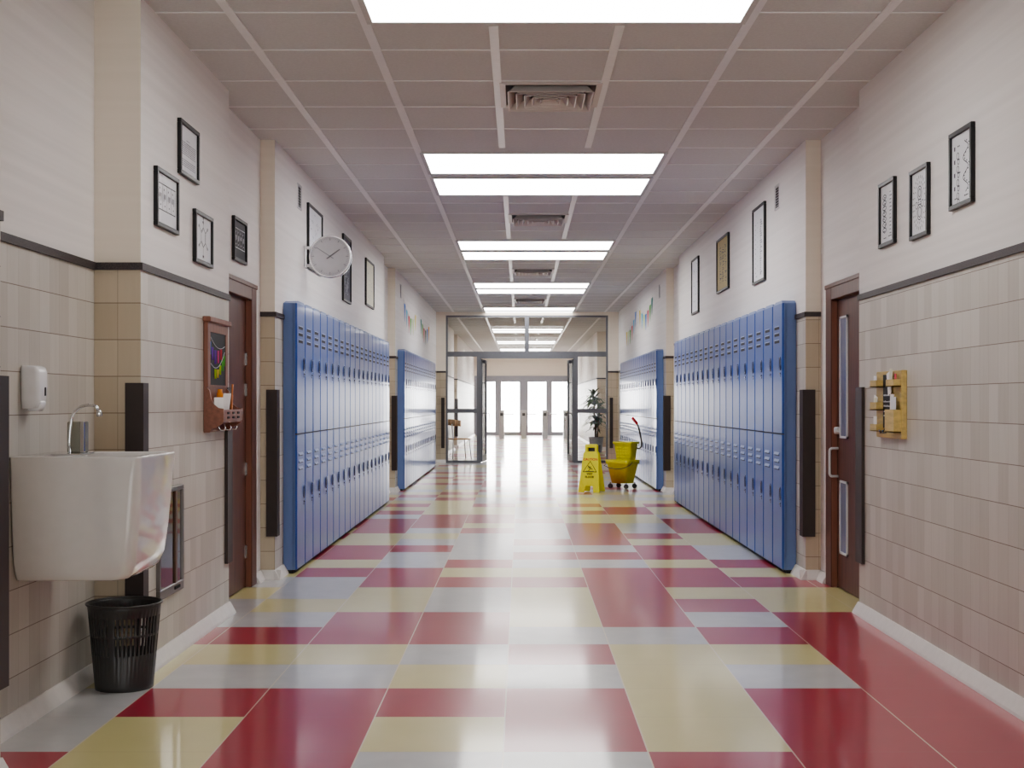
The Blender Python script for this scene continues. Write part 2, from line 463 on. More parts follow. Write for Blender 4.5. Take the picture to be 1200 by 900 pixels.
# ceiling lights: pairs of long panels
ORD = ['first','second','third','fourth','fifth','sixth','seventh','eighth','ninth','tenth','eleventh','twelfth','thirteenth','fourteenth','fifteenth','sixteenth','seventeenth','eighteenth']
LX0, LX1 = -0.745, 1.105
def make_light():
    t = thing('ceiling_light', '', 'ceiling light')
    b = MB(); zz = -0.012
    for x0, x1, y0, y1 in ((LX0-.03, LX1+.03, -.03, 0), (LX0-.03, LX1+.03, .85, .88), (LX0-.03, LX0, 0, .85), (LX1, LX1+.03, 0, .85)):
        b.box(x0, x1, y0, y1, zz, 0)
    b.build('light_frame', M['ceil'], t)
    MB().box(LX0, LX1, 0, .85, -.008, 0).build('diffuser', M['light'], t)
    return t
proto = make_light(); first = True; nl = 0
for k in range(-1, 8):
    for j, off in enumerate((0, 1.10)):
        y = 9.86+k*PER+off
        if y > Y_END: y = {4:33.4, 5:40.2, 6:46.0}.get(k, 99)+off
        if y < 5.4 or y > Y_FAR-1: continue
        o = proto if first else copy_tree(proto); first = False
        o.location = (0, y, H)
        if y < 9: lb = 'large white light panel overhead, %s' % ('behind the viewer' if y < 4 else ('cut off by the top edge, nearer of its pair' if j == 0 else 'nearest one in view at the top of the picture'))
        elif y < Y_END: lb = 'bright white ceiling light panel, %s of the %s complete pair along the corridor' % (('nearer','farther')[j], ORD[k])
        else: lb = 'bright lobby ceiling light seen through the transom glass, %s one beyond the glass doors' % ORD[(k-4)*2+j]
        if y < 4: lb += ', %s' % (ORD[nl])
        nl += 1
        o['label'] = lb; o['group'] = 'ceiling light panels down the corridor'

# square ceiling vents
def make_vent():
    t = thing('ceiling_vent', '', 'vent')
    b = MB(); s = .31
    def ring(b, h0, w, z0, z1):
        b.box(-h0, h0, -h0, -h0+w, z0, z1); b.box(-h0, h0, h0-w, h0, z0, z1)
        b.box(-h0, -h0+w, -h0+w, h0-w, z0, z1); b.box(h0-w, h0, -h0+w, h0-w, z0, z1)
    ring(b, s, .035, -.012, 0); b.build('vent_frame', M['vent'], t)
    MB().box(-s+.03, s-.03, -s+.03, s-.03, -.003, 0).build('backing', M['vent_back'], t)
    b = MB()
    for h in (.255, .205, .155, .105, .055):
        # sloping vane frames
        o, i, z0, z1 = h, h-.035, -.05, -.004
        for a in range(4):
            ca, sa = math.cos(a*PI/2), math.sin(a*PI/2)
            R_ = lambda x, y, z: (x*ca-y*sa, x*sa+y*ca, z)
            b.face([R_(-i,-i,z1), R_(i,-i,z1), R_(o,-o,z0), R_(-o,-o,z0)])
            b.face([R_(-i,-i-.006,z1), R_(i,-i-.006,z1), R_(o,-o-.008,z0), R_(-o,-o-.008,z0)])
            b.face([R_(-o,-o,z0), R_(o,-o,z0), R_(o,-o-.008,z0), R_(-o,-o-.008,z0)])
    b.build('vanes', M['vent'], t)
    return t
proto = make_vent(); first = True
for k in range(-1, 8):
    y = VENT0+.335+k*PER
    if y > Y_END: continue
    o = proto if first else copy_tree(proto); first = False
    o.location = (.184, y, H)
    o['label'] = ('square ceiling air vent with nested vanes, %s' % ('overhead before the first panel in view' if k < 0 else ('%s from the viewer along the corridor' % ORD[k] if y < Y_END else 'beyond the glass transom in the lobby, %s there' % ORD[k-4])))
    o['group'] = 'square ceiling vents'

# ------------------------------------------------------------------ classroom doors
def classroom_door(name, sign, niche_y, nx, glazed):
    """origin at far jamb on the floor; local +x points into the corridor"""
    e = struct_empty(name, (nx, niche_y+D1, 0), 0 if sign < 0 else PI)
    fl = -1 if sign < 0 else 1       # local y direction toward the near jamb
    W = D1-D0
    b = MB()
    def yb(a, c): return (min(a*fl, c*fl), max(a*fl, c*fl))
    y0, y1 = yb(-.16, 0); b.box(-.03, .022, y0, y1, 0, DZ+.075, bev=.004)
    y0, y1 = yb(W, W+.12); b.box(-.03, .022, y0, y1, 0, DZ+.075, bev=.004)
    y0, y1 = yb(0, W); b.box(-.03, .022, y0, y1, DZ-.015, DZ+.075, bev=.004)
    y0, y1 = yb(-.17, W+.13); b.box(-.03, .028, y0, y1, DZ+.07, DZ+.10, bev=.003)
    # reveal lining
    y0, y1 = yb(0, .004); b.box(-.12, -.02, y0, y1, 0, DZ-.01)
    y0, y1 = yb(W-.004, W); b.box(-.12, -.02, y0, y1, 0, DZ-.01)
    y0, y1 = yb(0, W); b.box(-.12, -.02, y0, y1, DZ-.02, DZ-.01)
    b.build('door_frame', M['wood_red'], e)
    y0, y1 = yb(0, .003); MB().box(-.021, .016, y0, y1, .002, DZ-.02).build('door_jamb', M['wood_jamb'], e)  # thin lighter strip added over the far reveal to offset its shade
    y0, y1 = yb(.005, W-.005)
    leaf = MB().box(-.070, -.022, y0, y1, .008, DZ-.022).build('door_leaf', M['wood_red'], e)
    y0, y1 = yb(-.10, -.02)
    if not glazed:
        for z in (1.60, 1.385, .83, .25):
            y0, y1 = yb(.0, .012)
            MB().box(-.024, -.010, y0, y1, z-.045, z+.045, bev=.002).build('hinge', M['steel'], e)
    else:
        for z0, z1 in ((1.05, 1.89), (.25, .757)):
            ya, yb_ = yb(.095, .30)
            b = MB(); t = .015
            b.box(-.026, -.012, ya, yb_, z1-t, z1); b.box(-.026, -.012, ya, yb_, z0, z0+t)
            b.box(-.026, -.012, ya, ya+t, z0, z1); b.box(-.026, -.012, yb_-t, yb_, z0, z1)
            fr = b.build('glazing_bead', M['alu'], leaf)
            MB().box(-.027, -.019, ya+t, yb_-t, z0+t, z1-t).build('glass_pane', M['glass_door'], leaf)
        yh = .035*fl
        pts = [(-.03, yh, .975), (.02, yh, .975)] + [(.02+.02*math.sin(a), yh, .955+.02*math.cos(a)) for a in (.4, .8, 1.2, 1.57)] + \
              [(.04, yh, .80)] + [(.02+.02*math.cos(a), yh, .80-.02*math.sin(a)) for a in (.4, .8, 1.2, 1.57)] + [(-.03, yh, .78)]
        MB().tube(pts, .009, 10).build('pull_handle', M['alu'], leaf)
        MB().lathe([(.0, .0), (.022, 0), (.026, .012), (.024, .035), (.0, .036)], 20, (-.03, yh, 1.10), axis='x').build('lock_knob', M['alu'], leaf)
    # small dark base block where the frame meets the floor
    return e
classroom_door('door_1', -1, NICHES[0], NL, False)
classroom_door('door_2', 1, NICHES[0], NR, True)
classroom_door('door_3', -1, NICHES[1], NL, False)
classroom_door('door_4', 1, NICHES[1], NR, True)

# corner guards
GZ0, GZ1 = .315, 1.39
def guard(x0, x1, y0, y1, label, cx=None, cy=None, far=False, name='corner_guard'):
    """L profile wrapped round a wall corner (cx, cy); far: the wall lies on the near side of the corner"""
    e = .0015
    if cx is None: poly = [(x0, y0), (x1, y0), (x1, y1), (x0, y1)]
    else:
        yi, yo = (y1, y0) if not far else (y0, y1)       # yo: outer side of the corner
        ys = cy-e if not far else cy+e
        if cx < 0: poly = [(x0, yo), (x1, yo), (x1, yi), (cx+e, yi), (cx+e, ys), (x0, ys)]
        else: poly = [(x1, yo), (x0, yo), (x0, yi), (cx-e, yi), (cx-e, ys), (x1, ys)]
    o = MB().prism(poly, 'z', GZ0, GZ1).build(name, M['guard'])
    tag(o, label, 'corner guard' if cx is not None else 'wall guard', 'dark brown corner guards' if cx is not None else 'dark brown guard strips on the end wall')
guard(-1.87, -1.776, 4.33, 4.445, 'dark brown corner guard beside the white sink, cut by the left edge', XL, 4.43, True)
guard(-1.868, -1.781, 6.045, 6.13, 'dark brown corner guard standing up behind the white sink', XL, 6.065)
guard(-1.875, -1.78, 7.785, 7.915, 'dark brown corner guard at the plain wooden door under the chalkboard organizer', XL, 7.9, True)
guard(-1.86, -1.78, 9.36, 9.46, 'dark brown corner guard between the plain wooden door and blue lockers', XL, 7.9+ND)
guard(-1.85, -1.775, 18.355, 18.46, 'dark brown corner guard beside the distant lockers by the clock wall', XL, 16.9+ND)
guard(2.07, 2.165, 7.77, 7.915, 'dark brown corner guard beside the glazed door on the pine organizer wall', XR, 7.9, True)
guard(2.062, 2.155, 9.355, 9.46, 'dark brown corner guard between the glazed wooden door and the blue lockers', XR, 7.9+ND)
guard(2.055, 2.15, 18.355, 18.46, 'dark brown corner guard between the yellow bucket locker bank and the nearer lockers', XR, 16.9+ND)
guard(-1.69, -1.62, Y_END-.03, Y_END-.001, 'dark brown guard strip on the end wall by the left sidelight', name='guard_rail')  # upright guard strip flat on the end wall
guard(1.90, 1.97, Y_END-.03, Y_END-.001, 'dark brown guard strip on the end wall behind the mop bucket', name='guard_rail')
guard(-1.87, -1.78, 36.38, 36.48, 'dark brown lobby corner guard seen through the left sidelight', XL, 36.4)

# ------------------------------------------------------------------ lockers
LW, LH, LDEP = 0.38, 2.072, 0.105
def make_locker():
    t = thing('locker', '', 'locker')
    b = MB()
    b.box(.002, LDEP-.022, 0.001, LW-.001, .026, LH-.022)              # carcass
    b.prism([(.002, LH-.022), (LW-.002, LH-.022), (LW-.05, LH), (.10, LH)], 'x', .002, LDEP-.004)
    b.box(.002, LDEP-.03, .001, LW-.001, 0, .026, 1)                     # recessed dark plinth
    b.box(LDEP-.03, LDEP-.012, .001, .006, .026, LH-.022)   # edge flanges
    b.box(LDEP-.03, LDEP-.012, LW-.006, LW-.001, .026, LH-.022)
    b.build('cabinet_body', [M['blue'], M['dark']], t)
    hs = MB()
    for z0, z1, lou, hz0, hz1, lz in ((1.060, LH-.022, (1.877,1.826,1.773), 1.545, 1.64, 1.505), (.030, 1.050, (.893,.838,.785), .553, .648, .512)):
        b = MB(); c = .014; g = .003; f = LDEP; k = LDEP-.020
        prof = [(k, g), (k, LW-g), (f-c*.75, LW-g), (f, LW-g-c), (f, g+c), (f-c*.75, g)]
        b.prism(prof, 'z', z0, z1)
        b.box(k, LDEP-.005, g+.002, LW-g-.002, z0-.009, z0-.0005, 1)
        d = b.build('locker_door', [M['blue_door'], M['dark']], t)
        b = MB()
        for z in lou:
            w = .095; o = .009; cy = LW/2-.02; h = .008 if z > 1.1 else .02; sl = .020 if z > 1.1 else .008; o = .005 if z > 1.1 else .009
            A = [(f, cy-w, z+h), (f, cy+w, z+h)]; B = [(f+o, cy-w+.006, z), (f+o, cy+w-.006, z)]; C = [(f, cy-w, z), (f, cy+w, z)]
            b.face([A[0], A[1], B[1], B[0]]); b.face([A[0], B[0], C[0]]); b.face([A[1], C[1], B[1]]); b.face([B[0], B[1], C[1], C[0]], 1)  # last face, the underside, coloured dark in place of shade
            b.box(f-.002, f+.0008, cy-w+.003, cy+w-.003, z-sl, z-.0005, 1)  # flat dark strip stands in for the shaded slot
        b.build('louvres', [M['blue'], M['dark']], d)
        hy = LW-.075
        pts = [(f+.004, hy-.016, hz0+.016), (f+.004, hy-.016, hz1-.016), (f+.005, hy-.006, hz1), (f+.005, hy+.006, hz1), (f+.004, hy+.016, hz1-.016), (f+.004, hy+.016, hz0+.016), (f+.005, hy+.006, hz0), (f+.005, hy-.006, hz0)]
        b = MB().tube(pts, .0042, 6, closed=True)
        b.box(f-.0005, f+.0012, hy-.013, hy+.013, hz0+.014, hz1-.014, 1)
        b.build('door_handle', [M['handle'], M['blue']], d)
        b = MB().lathe([(0,0),(.007,0),(.008,.004),(.006,.009),(0,.009)], 10, (f, hy, lz+.012), axis='x')
        b.box(f, f+.004, hy-.006, hy+.006, lz-.014, lz+.002)
        b.build('lock', M['handle'], d)
    return t
proto = make_locker(); first = True
BANKS = [('left', XL, -1, 0), ('right', XR, 1, 0), ('left', XL, -1, 1), ('right', XR, 1, 1)]
for side, X, sg, bank in BANKS:
    for k in range(18):
        o = proto if first else copy_tree(proto); first = False
        y = LK[bank][0]+k*LW
        if sg < 0: o.location = (X, y, 0); o.rotation_euler = (0,0,0)
        else: o.location = (X, y+LW, 0); o.rotation_euler = (0,0,PI)
        near = {('left',0):'nearer bank on the clock side',('right',0):'bank next to glazed wooden door',('left',1):'far bank beyond the clock',('right',1):'far bank behind mop bucket'}[(side,bank)]
        if k == 0: lb = 'blue two-tier locker, bare side panel showing, near end of %s' % near
        elif k == 17: lb = 'blue two-tier locker, last at far end of %s' % near
        else: lb = 'blue two-tier locker, %s from near end, %s' % (ORD[k], near)
        o['label'] = lb; o['group'] = 'blue lockers in the %s' % near

# ------------------------------------------------------------------ pictures
class Art(MB):
    def __init__(s, x): super().__init__(); s.x = x
    def rect(s, y, z, w, h): s.face([(s.x, y, z), (s.x, y+w, z), (s.x, y+w, z+h), (s.x, y, z+h)])
    def line(s, p, q, t):
        d = Vector((q[0]-p[0], q[1]-p[1])); n = Vector((-d.y, d.x)).normalized()*t/2
        s.face([(s.x, p[0]+n.x, p[1]+n.y), (s.x, q[0]+n.x, q[1]+n.y), (s.x, q[0]-n.x, q[1]-n.y), (s.x, p[0]-n.x, p[1]-n.y)])
    def ring(s, c, r, t, n=20, a0=0, a1=2*PI):
        for k in range(n):
            a = a0+(a1-a0)*k/n; e = a0+(a1-a0)*(k+1)/n
            s.line((c[0]+r*math.cos(a), c[1]+r*math.sin(a)), (c[0]+r*math.cos(e), c[1]+r*math.sin(e)), t)

def picture(sign, X, Ya, Yb, z0, z1, label, style, sheet, ink, seed):
    Ya, Yb = min(Ya, Yb), max(Ya, Yb)
    W, Hh = Yb-Ya, z1-z0
    yc = (Ya+Yb)/2
    t = thing('picture_frame', label, 'framed picture', (X, yc, (z0+z1)/2), 0 if sign < 0 else PI)
    w2, h2 = W/2, Hh/2; f = .022
    b = MB()
    b.box(0, .022, -w2, w2, h2-f, h2, bev=.002); b.box(0, .022, -w2, w2, -h2, -h2+f, bev=.002)
    b.box(0, .022, -w2, -w2+f, -h2+f, h2-f, bev=.002); b.box(0, .022, w2-f, w2, -h2+f, h2-f, bev=.002)
    b.build('frame', M['black_frame'], t)
    MB().box(0.001, .010, -w2+f, w2-f, -h2+f, h2-f).build('sheet', M[sheet], t)
    a = Art(.0108); r = random.Random(seed); iw, ih = w2-f-.012, h2-f-.012
    def words(y, z, n, h=.006):
        for _ in range(n):
            w = r.uniform(.006, .02); a.rect(y, z, w, h); y += w+.004
    if style == 'text':
        for i in range(3): a.rect(-.05, ih*.45-i*.018, .07+.02*(i==1), .004)
        z = ih*.3
        while z > -ih*.85:
            y = -iw*.85
            while y < iw*.85:
                w = r.uniform(.015, .05)
                a.rect(y, z, min(w, iw*.88-y), .005); y += w+.004
            z -= .0105 if abs(z+ih*.3) > .012 else .03
    elif style == 'cells':
        W4 = iw*1.84/4
        a.line((-iw*.94, .075), (iw*.94, .075), .005); a.line((-iw*.94, -.055), (iw*.94, -.055), .005)
        for i in range(5): a.line((-iw*.92+i*W4, -.055), (-iw*.92+i*W4, .075), .0035)
        for i in range(4):
            c = -iw*.92+(i+.5)*W4
            a.rect(c-.018, .045, .01, .01); a.rect(c-.004, -.035, .012, .008)
            for q in range(3): a.line((c-.018+q*.014, -.012+r.uniform(0,.02)), (c-.012+q*.014, .028), .006)
    elif style == 'molecule':
        pts = [(.055*math.cos(PI/2+i*PI/3), .055*math.sin(PI/2+i*PI/3)+.01) for i in range(6)]
        for i in range(6):
            a.line(pts[i], pts[(i+1)%6], .005)
            d = Vector(pts[i])-Vector((0,.01)); e = Vector(pts[i])+d.normalized()*.055; a.line(pts[i], e, .004)
            for q in range(3): a.rect(e.x-.012+q*.01, e.y-.008+(.006 if q % 2 else 0), .006, .014)
        for i in (0, 2, 4):
            p = Vector(pts[i])*.82+Vector((0,.002)); q = Vector(pts[(i+1)%6])*.82+Vector((0,.002)); a.line(p, q, .003)
        a.line((0,-.1),(0,-ih*.85),.004); a.line((0,.12),(0.01,ih*.75),.004); words(-.02, ih*.8, 2, .012); words(-.015, -ih*.92, 2, .012)
    elif style == 'network':
        ps = [(r.uniform(-iw*.85, iw*.85), r.uniform(-ih*.85, ih*.7)) for _ in range(46)]
        for i, p in enumerate(ps):
            a.rect(p[0]-.006, p[1]-.006, .012, .012)
            q = min((o for o in ps if o is not p), key=lambda o: (o[0]-p[0])**2+(o[1]-p[1])**2); a.line(p, q, .003)
        words(-.05, ih*.88, 5)
    elif style == 'blobs':
        for i in range(34):
            c = (r.uniform(-iw*.6, iw*.6), r.uniform(-ih*.75, ih*.15)); a.ring(c, r.uniform(.012, .035), .007, 8)
    elif style == 'sparse':
        for i in range(16):
            y = r.choice((-.5, 0, .45))*iw; words(y, r.uniform(-ih*.85, ih*.85), r.randint(1, 3), .012)
    elif style == 'wave':
        for s_ in (1, -1):
            for i in range(40):
                z = -ih*.7+i*ih*1.45/40; zz = z+ih*1.45/40
                a.line((-iw*.45+s_*iw*.3*math.sin(i*.55), z), (-iw*.45+s_*iw*.3*math.sin((i+1)*.55), zz), .005)
        for i in range(12): a.rect(-iw*.45-.03+r.uniform(0,.03), -ih*.65+i*ih*.115, .03, .005); words(iw*.4, -ih*.8+i*ih*.14, 2)
        words(-iw*.6, -ih*.92, 3); words(iw*.2, -ih*.9, 3)
    elif style == 'radial':
        for R_, n in ((.115, 26), (.09, 20)):
            for i in range(n):
                an = 2*PI*i/n; a.line((R_*.9*math.cos(an), R_*1.1*math.sin(an)), (R_*1.02*math.cos(an), R_*1.24*math.sin(an)), .005)
        for c, R_ in (((0,.05),.035), ((0,.05),.02), ((0,-.05),.04), ((0,-.05),.026)): a.ring(c, R_, .005)
        for s_ in (-1, 1):
            for q in range(3): a.rect(s_*.018-.006, -.012+q*.011, .012, .006)
            a.ring((s_*.05, -.01), .018, .004, 12)
    elif style == 'columns':
        for i in range(4):
            z = ih*.62-i*ih*.42
            a.rect(-iw*.85, z, .016, .02); words(-iw*.45, z+.012, 2)
            a.ring((-iw*.42, z-.03), .016, .004, 8); a.ring((-iw*.35, z-.058), .013, .004, 8)
        for i in range(36):
            z = -ih*.8+i*ih*1.6/36
            a.line((iw*.45+iw*.28*math.sin(i*.45), z), (iw*.45+iw*.28*math.sin((i+1)*.45), z+ih*1.6/36), .005)
            if i % 2: a.rect(iw*.45+iw*.3*math.sin(i*.45)+.01, z, .012, .006)
        words(-iw*.8, -ih*.92, 3); words(iw*.3, -ih*.93, 3)
    elif style == 'list':
        for i in range(11):
            z = ih*.6-i*ih*.14; words(-iw*.75, z, 2, .008); words(-iw*.3, z+.01, 1, .008)
        for i in range(24):
            z = ih*.65-i*ih*.065; a.rect(iw*.15+r.uniform(0,.03), z, r.uniform(.03, .09), .012)
        a.rect(iw*.2, -ih*.9, .05, .016); words(-iw*.6, -ih*.92, 3, .01)
    elif style == 'bands':
        for c in (-.55, -.05, .45):
            for i in range(16): a.line((iw*c, ih*.7-i*ih*.095), (iw*c+r.uniform(.03,.11), ih*.7-i*ih*.095+r.uniform(-.015,.02)), .008)
        for i in range(5): a.ring((r.uniform(-iw*.4, iw*.4), r.uniform(-ih*.5, ih*.6)), .04, .006, 12)
    a.build('print', M[ink], t)
    return t
picture(-1, XL, 6.71, 7.10, 2.502, 2.792, 'black framed page of dense printed text, highest of the cluster above the chalkboard organizer', 'text', 'sheet', 'ink_pale', 1)
picture(-1, XL, 6.275, 6.68, 2.168, 2.46, 'black framed white print with a strip of four element cells above the sink', 'cells', 'sheet', 'ink', 2)
picture(-1, XL, 7.02, 7.42, 2.071, 2.362, 'black framed molecule diagram on white paper above the chalkboard organizer', 'molecule', 'sheet', 'ink', 3)
picture(-1, NL, 8.446, 8.84, 2.24, 2.533, 'black framed dark print with white cells above the plain wooden door', 'cells', 'sheet_black', 'ink_white', 4)
picture(-1, XL, 10.77, 11.53, 2.43, 2.98, 'black framed pale chart partly hidden behind the round clock', 'network', 'sheet', 'ink_pale', 5)
picture(-1, XL, 12.89, 13.48, 2.325, 3.0, 'black framed navy poster with pale shapes behind the clock edge', 'blobs', 'sheet_navy', 'ink_pale', 6)
picture(-1, XL, 14.79, 15.59, 2.422, 2.97, 'black framed cream poster beyond the clock over the lockers', 'sparse', 'sheet_cream', 'ink_pale', 7)
picture(1, XR, 7.106, 7.41, 2.185, 2.555, 'black framed wave diagram nearest the glazed door, first of three science prints', 'wave', 'sheet', 'ink', 8)
picture(1, XR, 6.52, 6.82, 2.155, 2.524, 'black framed round radial diagram, middle of three science prints', 'radial', 'sheet', 'ink', 9)
picture(1, XR, 5.88, 6.19, 2.22, 2.59, 'black framed chart with column and curve, highest of three science prints', 'columns', 'sheet', 'ink', 10)
picture(1, XR, 10.88, 11.44, 2.34, 3.01, 'tall black framed white list chart beside the small wall vent over the lockers', 'list', 'sheet', 'ink_pale', 11)
picture(1, XR, 12.79, 13.54, 2.44, 3.0, 'black framed tan printed poster over the blue lockers', 'bands', 'sheet_tan', 'ink', 12)
picture(1, XR, 14.94, 15.53, 2.35, 3.01, 'black framed sparse white poster over lockers, past the tan poster', 'sparse', 'sheet', 'ink_pale', 13)

# wall vents
def wall_vent(sign, X, y, z, label):
    t = thing('wall_vent', label, 'vent', (X, y, z), 0 if sign < 0 else PI, 'small wall vents')
    b = MB()
    b.box(0, .008, -.095, .095, .085, .10); b.box(0, .008, -.095, .095, -.10, -.085); b.box(0, .008, -.095, -.075, -.085, .085); b.box(0, .008, .075, .095, -.085, .085)
    b.build('vent_frame', M['white_plastic'], t)
    MB().box(0, .002, -.075, .075, -.085, .085).build('backing', M['dark'], t)
    b = MB()
    for i in range(8):
        zz = -.075+i*.0214
        b.face([(.002, -.075, zz+.007), (.002, .075, zz+.007), (.006, .075, zz), (.006, -.075, zz)])
        b.face([(.002, -.075, zz+.009), (.002, .075, zz+.009), (.006, .075, zz+.002), (.006, -.075, zz+.002)])
    b.build('slats', M['white_plastic'], t)
wall_vent(-1, XL, 10.40, 2.965, 'small white slatted wall vent beside the chart behind the clock')
wall_vent(1, XR, 10.40, 2.965, 'small white slatted wall vent near the tall list chart')
wall_vent(-1, XL, 19.17, 2.96, 'small distant wall vent near the pennants beyond the clock')
wall_vent(1, XR, 19.20, 2.96, 'small distant wall vent near the pennants above the mop bucket lockers')

# double-sided clock
def clock():
    cx, cy, cz, R_ = -1.583, 10.67, 2.51, .176
    t = thing('wall_clock', 'round white wall clock on a side bracket, showing ten to two', 'clock', (cx, cy, cz))
    MB().lathe([(R_-.012, -.035), (R_, -.03), (R_+.002, 0), (R_, .03), (R_-.012, .035)], 64, axis='y').build('case', M['clock_rim'], t)
    for s_ in (-1, 1):
        MB().lathe([(0, s_*.0345), (R_-.012, s_*.0345), (R_-.006, s_*.036), (R_-.001, s_*.03)], 64, axis='y').build('dial', M['clock_face'], t)
        b = MB()
        def bar(a, r0, r1, w, y):
            d = Vector((math.sin(a)*-s_, 0, math.cos(a))) if True else None
            n = Vector((d.z, 0, -d.x)); c = d*(r0+r1)/2 + Vector((0, y, 0))
            b.obox(c, d, (0,1,0), n, (r1-r0)/2, .0006, w/2)
        for i in range(60):
            a = 2*PI*i/60
            if i % 5 == 0: bar(a, .132, .154, .0065, s_*.0352)
            else: bar(a, .142, .153, .0028, s_*.0352)
        b.build('hour_marks', M['clock_ink'], t)
        for nm, an, r1, w in (('hour_hand', math.radians(55), .10, .009), ('minute_hand', math.radians(303), .135, .006)):
            b = MB(); bar(an, -.035, r1, w, s_*(.037 if nm[0] == 'h' else .0385)); b.build(nm, M['clock_ink'], t)
    # bracket: plate on wall with two arms
    wx = XL-cx
    b = MB().box(wx, wx+.012, -.03, .03, -.09, .09, bev=.003)
    b.box(wx+.01, -.155, -.012, .012, .062, .085, bev=.003); b.box(wx+.01, -.155, -.012, .012, -.085, -.062, bev=.003)
    b.build('bracket', M['white_plastic'], t)
clock()
for o in bpy.data.objects:
    pass

# pennants
def pennants(sign, X, flags, string, label):
    """flags: list of (Y, ztop, colour)"""
    t = thing('pennant_garland', label, 'pennant garland', (X, 0, 0))
    d = -sign*.006
    b = MB().tube([(d, y, z) for y, z in string], .003, 5); b.build('hanging_string', M['paper'], t)
    for y, z, c in flags:
        w, h = .13, .27
        f = MB()
        f.prism([(y-w, z), (y+w, z), (y, z-h)], 'x', d-.001, d+.001)
        f.build('flag', M[c], t)
pennants(-1, XL, [(19.85,2.82,'c_blue'),(20.2,2.75,'c_cyan'),(20.6,2.68,'c_red'),(20.95,2.665,'c_green'),(21.4,2.68,'c_pale'),(21.85,2.78,'c_yellow')],
    [(19.6,2.9),(20.0,2.79),(20.4,2.715),(20.9,2.67),(21.4,2.69),(21.8,2.76),(22.2,2.86)], 'coloured pennant string beginning with blue flags beyond the clock')
pennants(-1, XL, [(23.1,2.79,'c_teal'),(23.45,2.726,'c_green'),(23.8,2.666,'c_red'),(24.2,2.65,'c_dgreen'),(24.65,2.70,'c_blue'),(25.05,2.77,'c_orange')],
    [(22.8,2.86),(23.3,2.75),(23.8,2.67),(24.3,2.66),(24.8,2.73),(25.3,2.84)], 'coloured pennant string on the clock side nearest the glass doors')
pennants(1, XR, [(25.1,2.67,'c_yellow'),(24.7,2.66,'c_pale'),(24.3,2.666,'c_green'),(23.9,2.72,'c_red'),(23.55,2.81,'c_cyan'),(23.2,2.93,'c_blue')],
    [(25.4,2.70),(24.9,2.66),(24.4,2.665),(24.0,2.72),(23.5,2.83),(23.0,2.98)], 'coloured pennant string above the mop bucket, nearest the glass doors')
pennants(1, XR, [(22.35,2.90,'c_yellow'),(21.95,2.82,'c_cyan'),(21.6,2.77,'c_pale'),(21.3,2.76,'c_blue'),(20.95,2.80,'c_red'),(20.6,2.86,'c_green'),(20.3,2.95,'c_teal')],
    [(22.6,2.96),(22.2,2.87),(21.8,2.795),(21.4,2.76),(21.0,2.79),(20.6,2.86),(20.2,2.97)], 'coloured pennant string above the mop bucket lockers, with a teal flag')

# ------------------------------------------------------------------ sink, tap, dispenser, bin
def rring(x0, x1, y0, y1, r, z, n=6):
    """ring with square wall side (x0) and rounded corridor side (x1)"""
    pts = []
    rs = .012
    for cx, cy, a0, rr in ((x1-r, y1-r, 0, r), (x0+rs, y1-rs, 90, rs), (x0+rs, y0+rs, 180, rs), (x1-r, y0+r, 270, r)):
        for k in range(n+1):
            a = math.radians(a0+90*k/n); pts.append((cx+rr*math.cos(a), cy+rr*math.sin(a), z))
    return pts
def sink():
    t = thing('sink', 'white ceramic wall-hung sink with flat top and tapered rounded body', 'sink', (-2.017, 5.32, .583))
    # local coordinates relative to the wall point
    zt = 1.0845-.583; Y0, Y1 = -.27, .27; W = .515
    prof = [(0.0,.105,.075), (.008,.075,.062), (.03,.052,.05), (.08,.034,.03), (.2,.02,.018), (.35,.008,.008), (zt-.012,0,0), (zt-.003,0,0), (zt,.003,.003)]
    rings = []
    for z, ix, iy in prof:
        rings.append(rring(.0, W-ix, Y0+iy, Y1-iy, max(.03, .045-(.012 if z > .48 else 0)), z))
    # rim then basin
    for z, i, r in ((zt, .022, .03), (zt-.006, .028, .035), (zt-.05, .04, .05), (zt-.12, .09, .06), (zt-.135, .15, .06)):
        rings.append(rring(.13 if i > .02 else .1, W-i, Y0+i, Y1-i, r, z))
    MB().loft(rings).build('basin', M['ceramic'], t)
    MB().lathe([(0,0),(.022,0),(.022,.004),(.012,.006),(0,.004)], 20, (.26, 0, zt-.135)).build('drain', M['chrome'], t)
    f = bpy.data.objects.new('faucet', None); COL.objects.link(f); f.parent = t; f.location = (.19, -.10, zt)
    MB().box(-.055, .06, -.09, .09, 0, .008, bev=.003).build('base_plate', M['chrome'], f)
    b = MB().box(-.03, .046, .02, .06, .008, .135, bev=.004); b.build('column', M['tap_col'], f)
    MB().box(.03, .046, -.0, .018, .008, .135, bev=.002).build('control_bar', M['chrome'], f)
    pts = [(-.005, -.02, .006), (-.006, -.02, .05), (-.003, -.02, .10), (.002, -.02, .135)]
    for k in range(1, 13):
        a = PI - k*PI*.62/12*1.0
        pts.append((.075+.075*math.cos(a)*.98, -.02, .135+.068*math.sin(a)))
    p = pts[-1]; pts.append((p[0]+.012, -.02, p[2]-.02))
    MB().tube(pts, .0065, 10).build('spout', M['chrome'], f)
    q = pts[-1]
    MB().tube([(q[0]-.002,-.02,q[2]+.006),(q[0],-.02,q[2]-.004),(q[0]+.002,-.02,q[2]-.018),(q[0]+.002,-.02,q[2]-.022)], [.007,.011,.012,.009], 12).build('nozzle', M['chrome'], f)
sink()

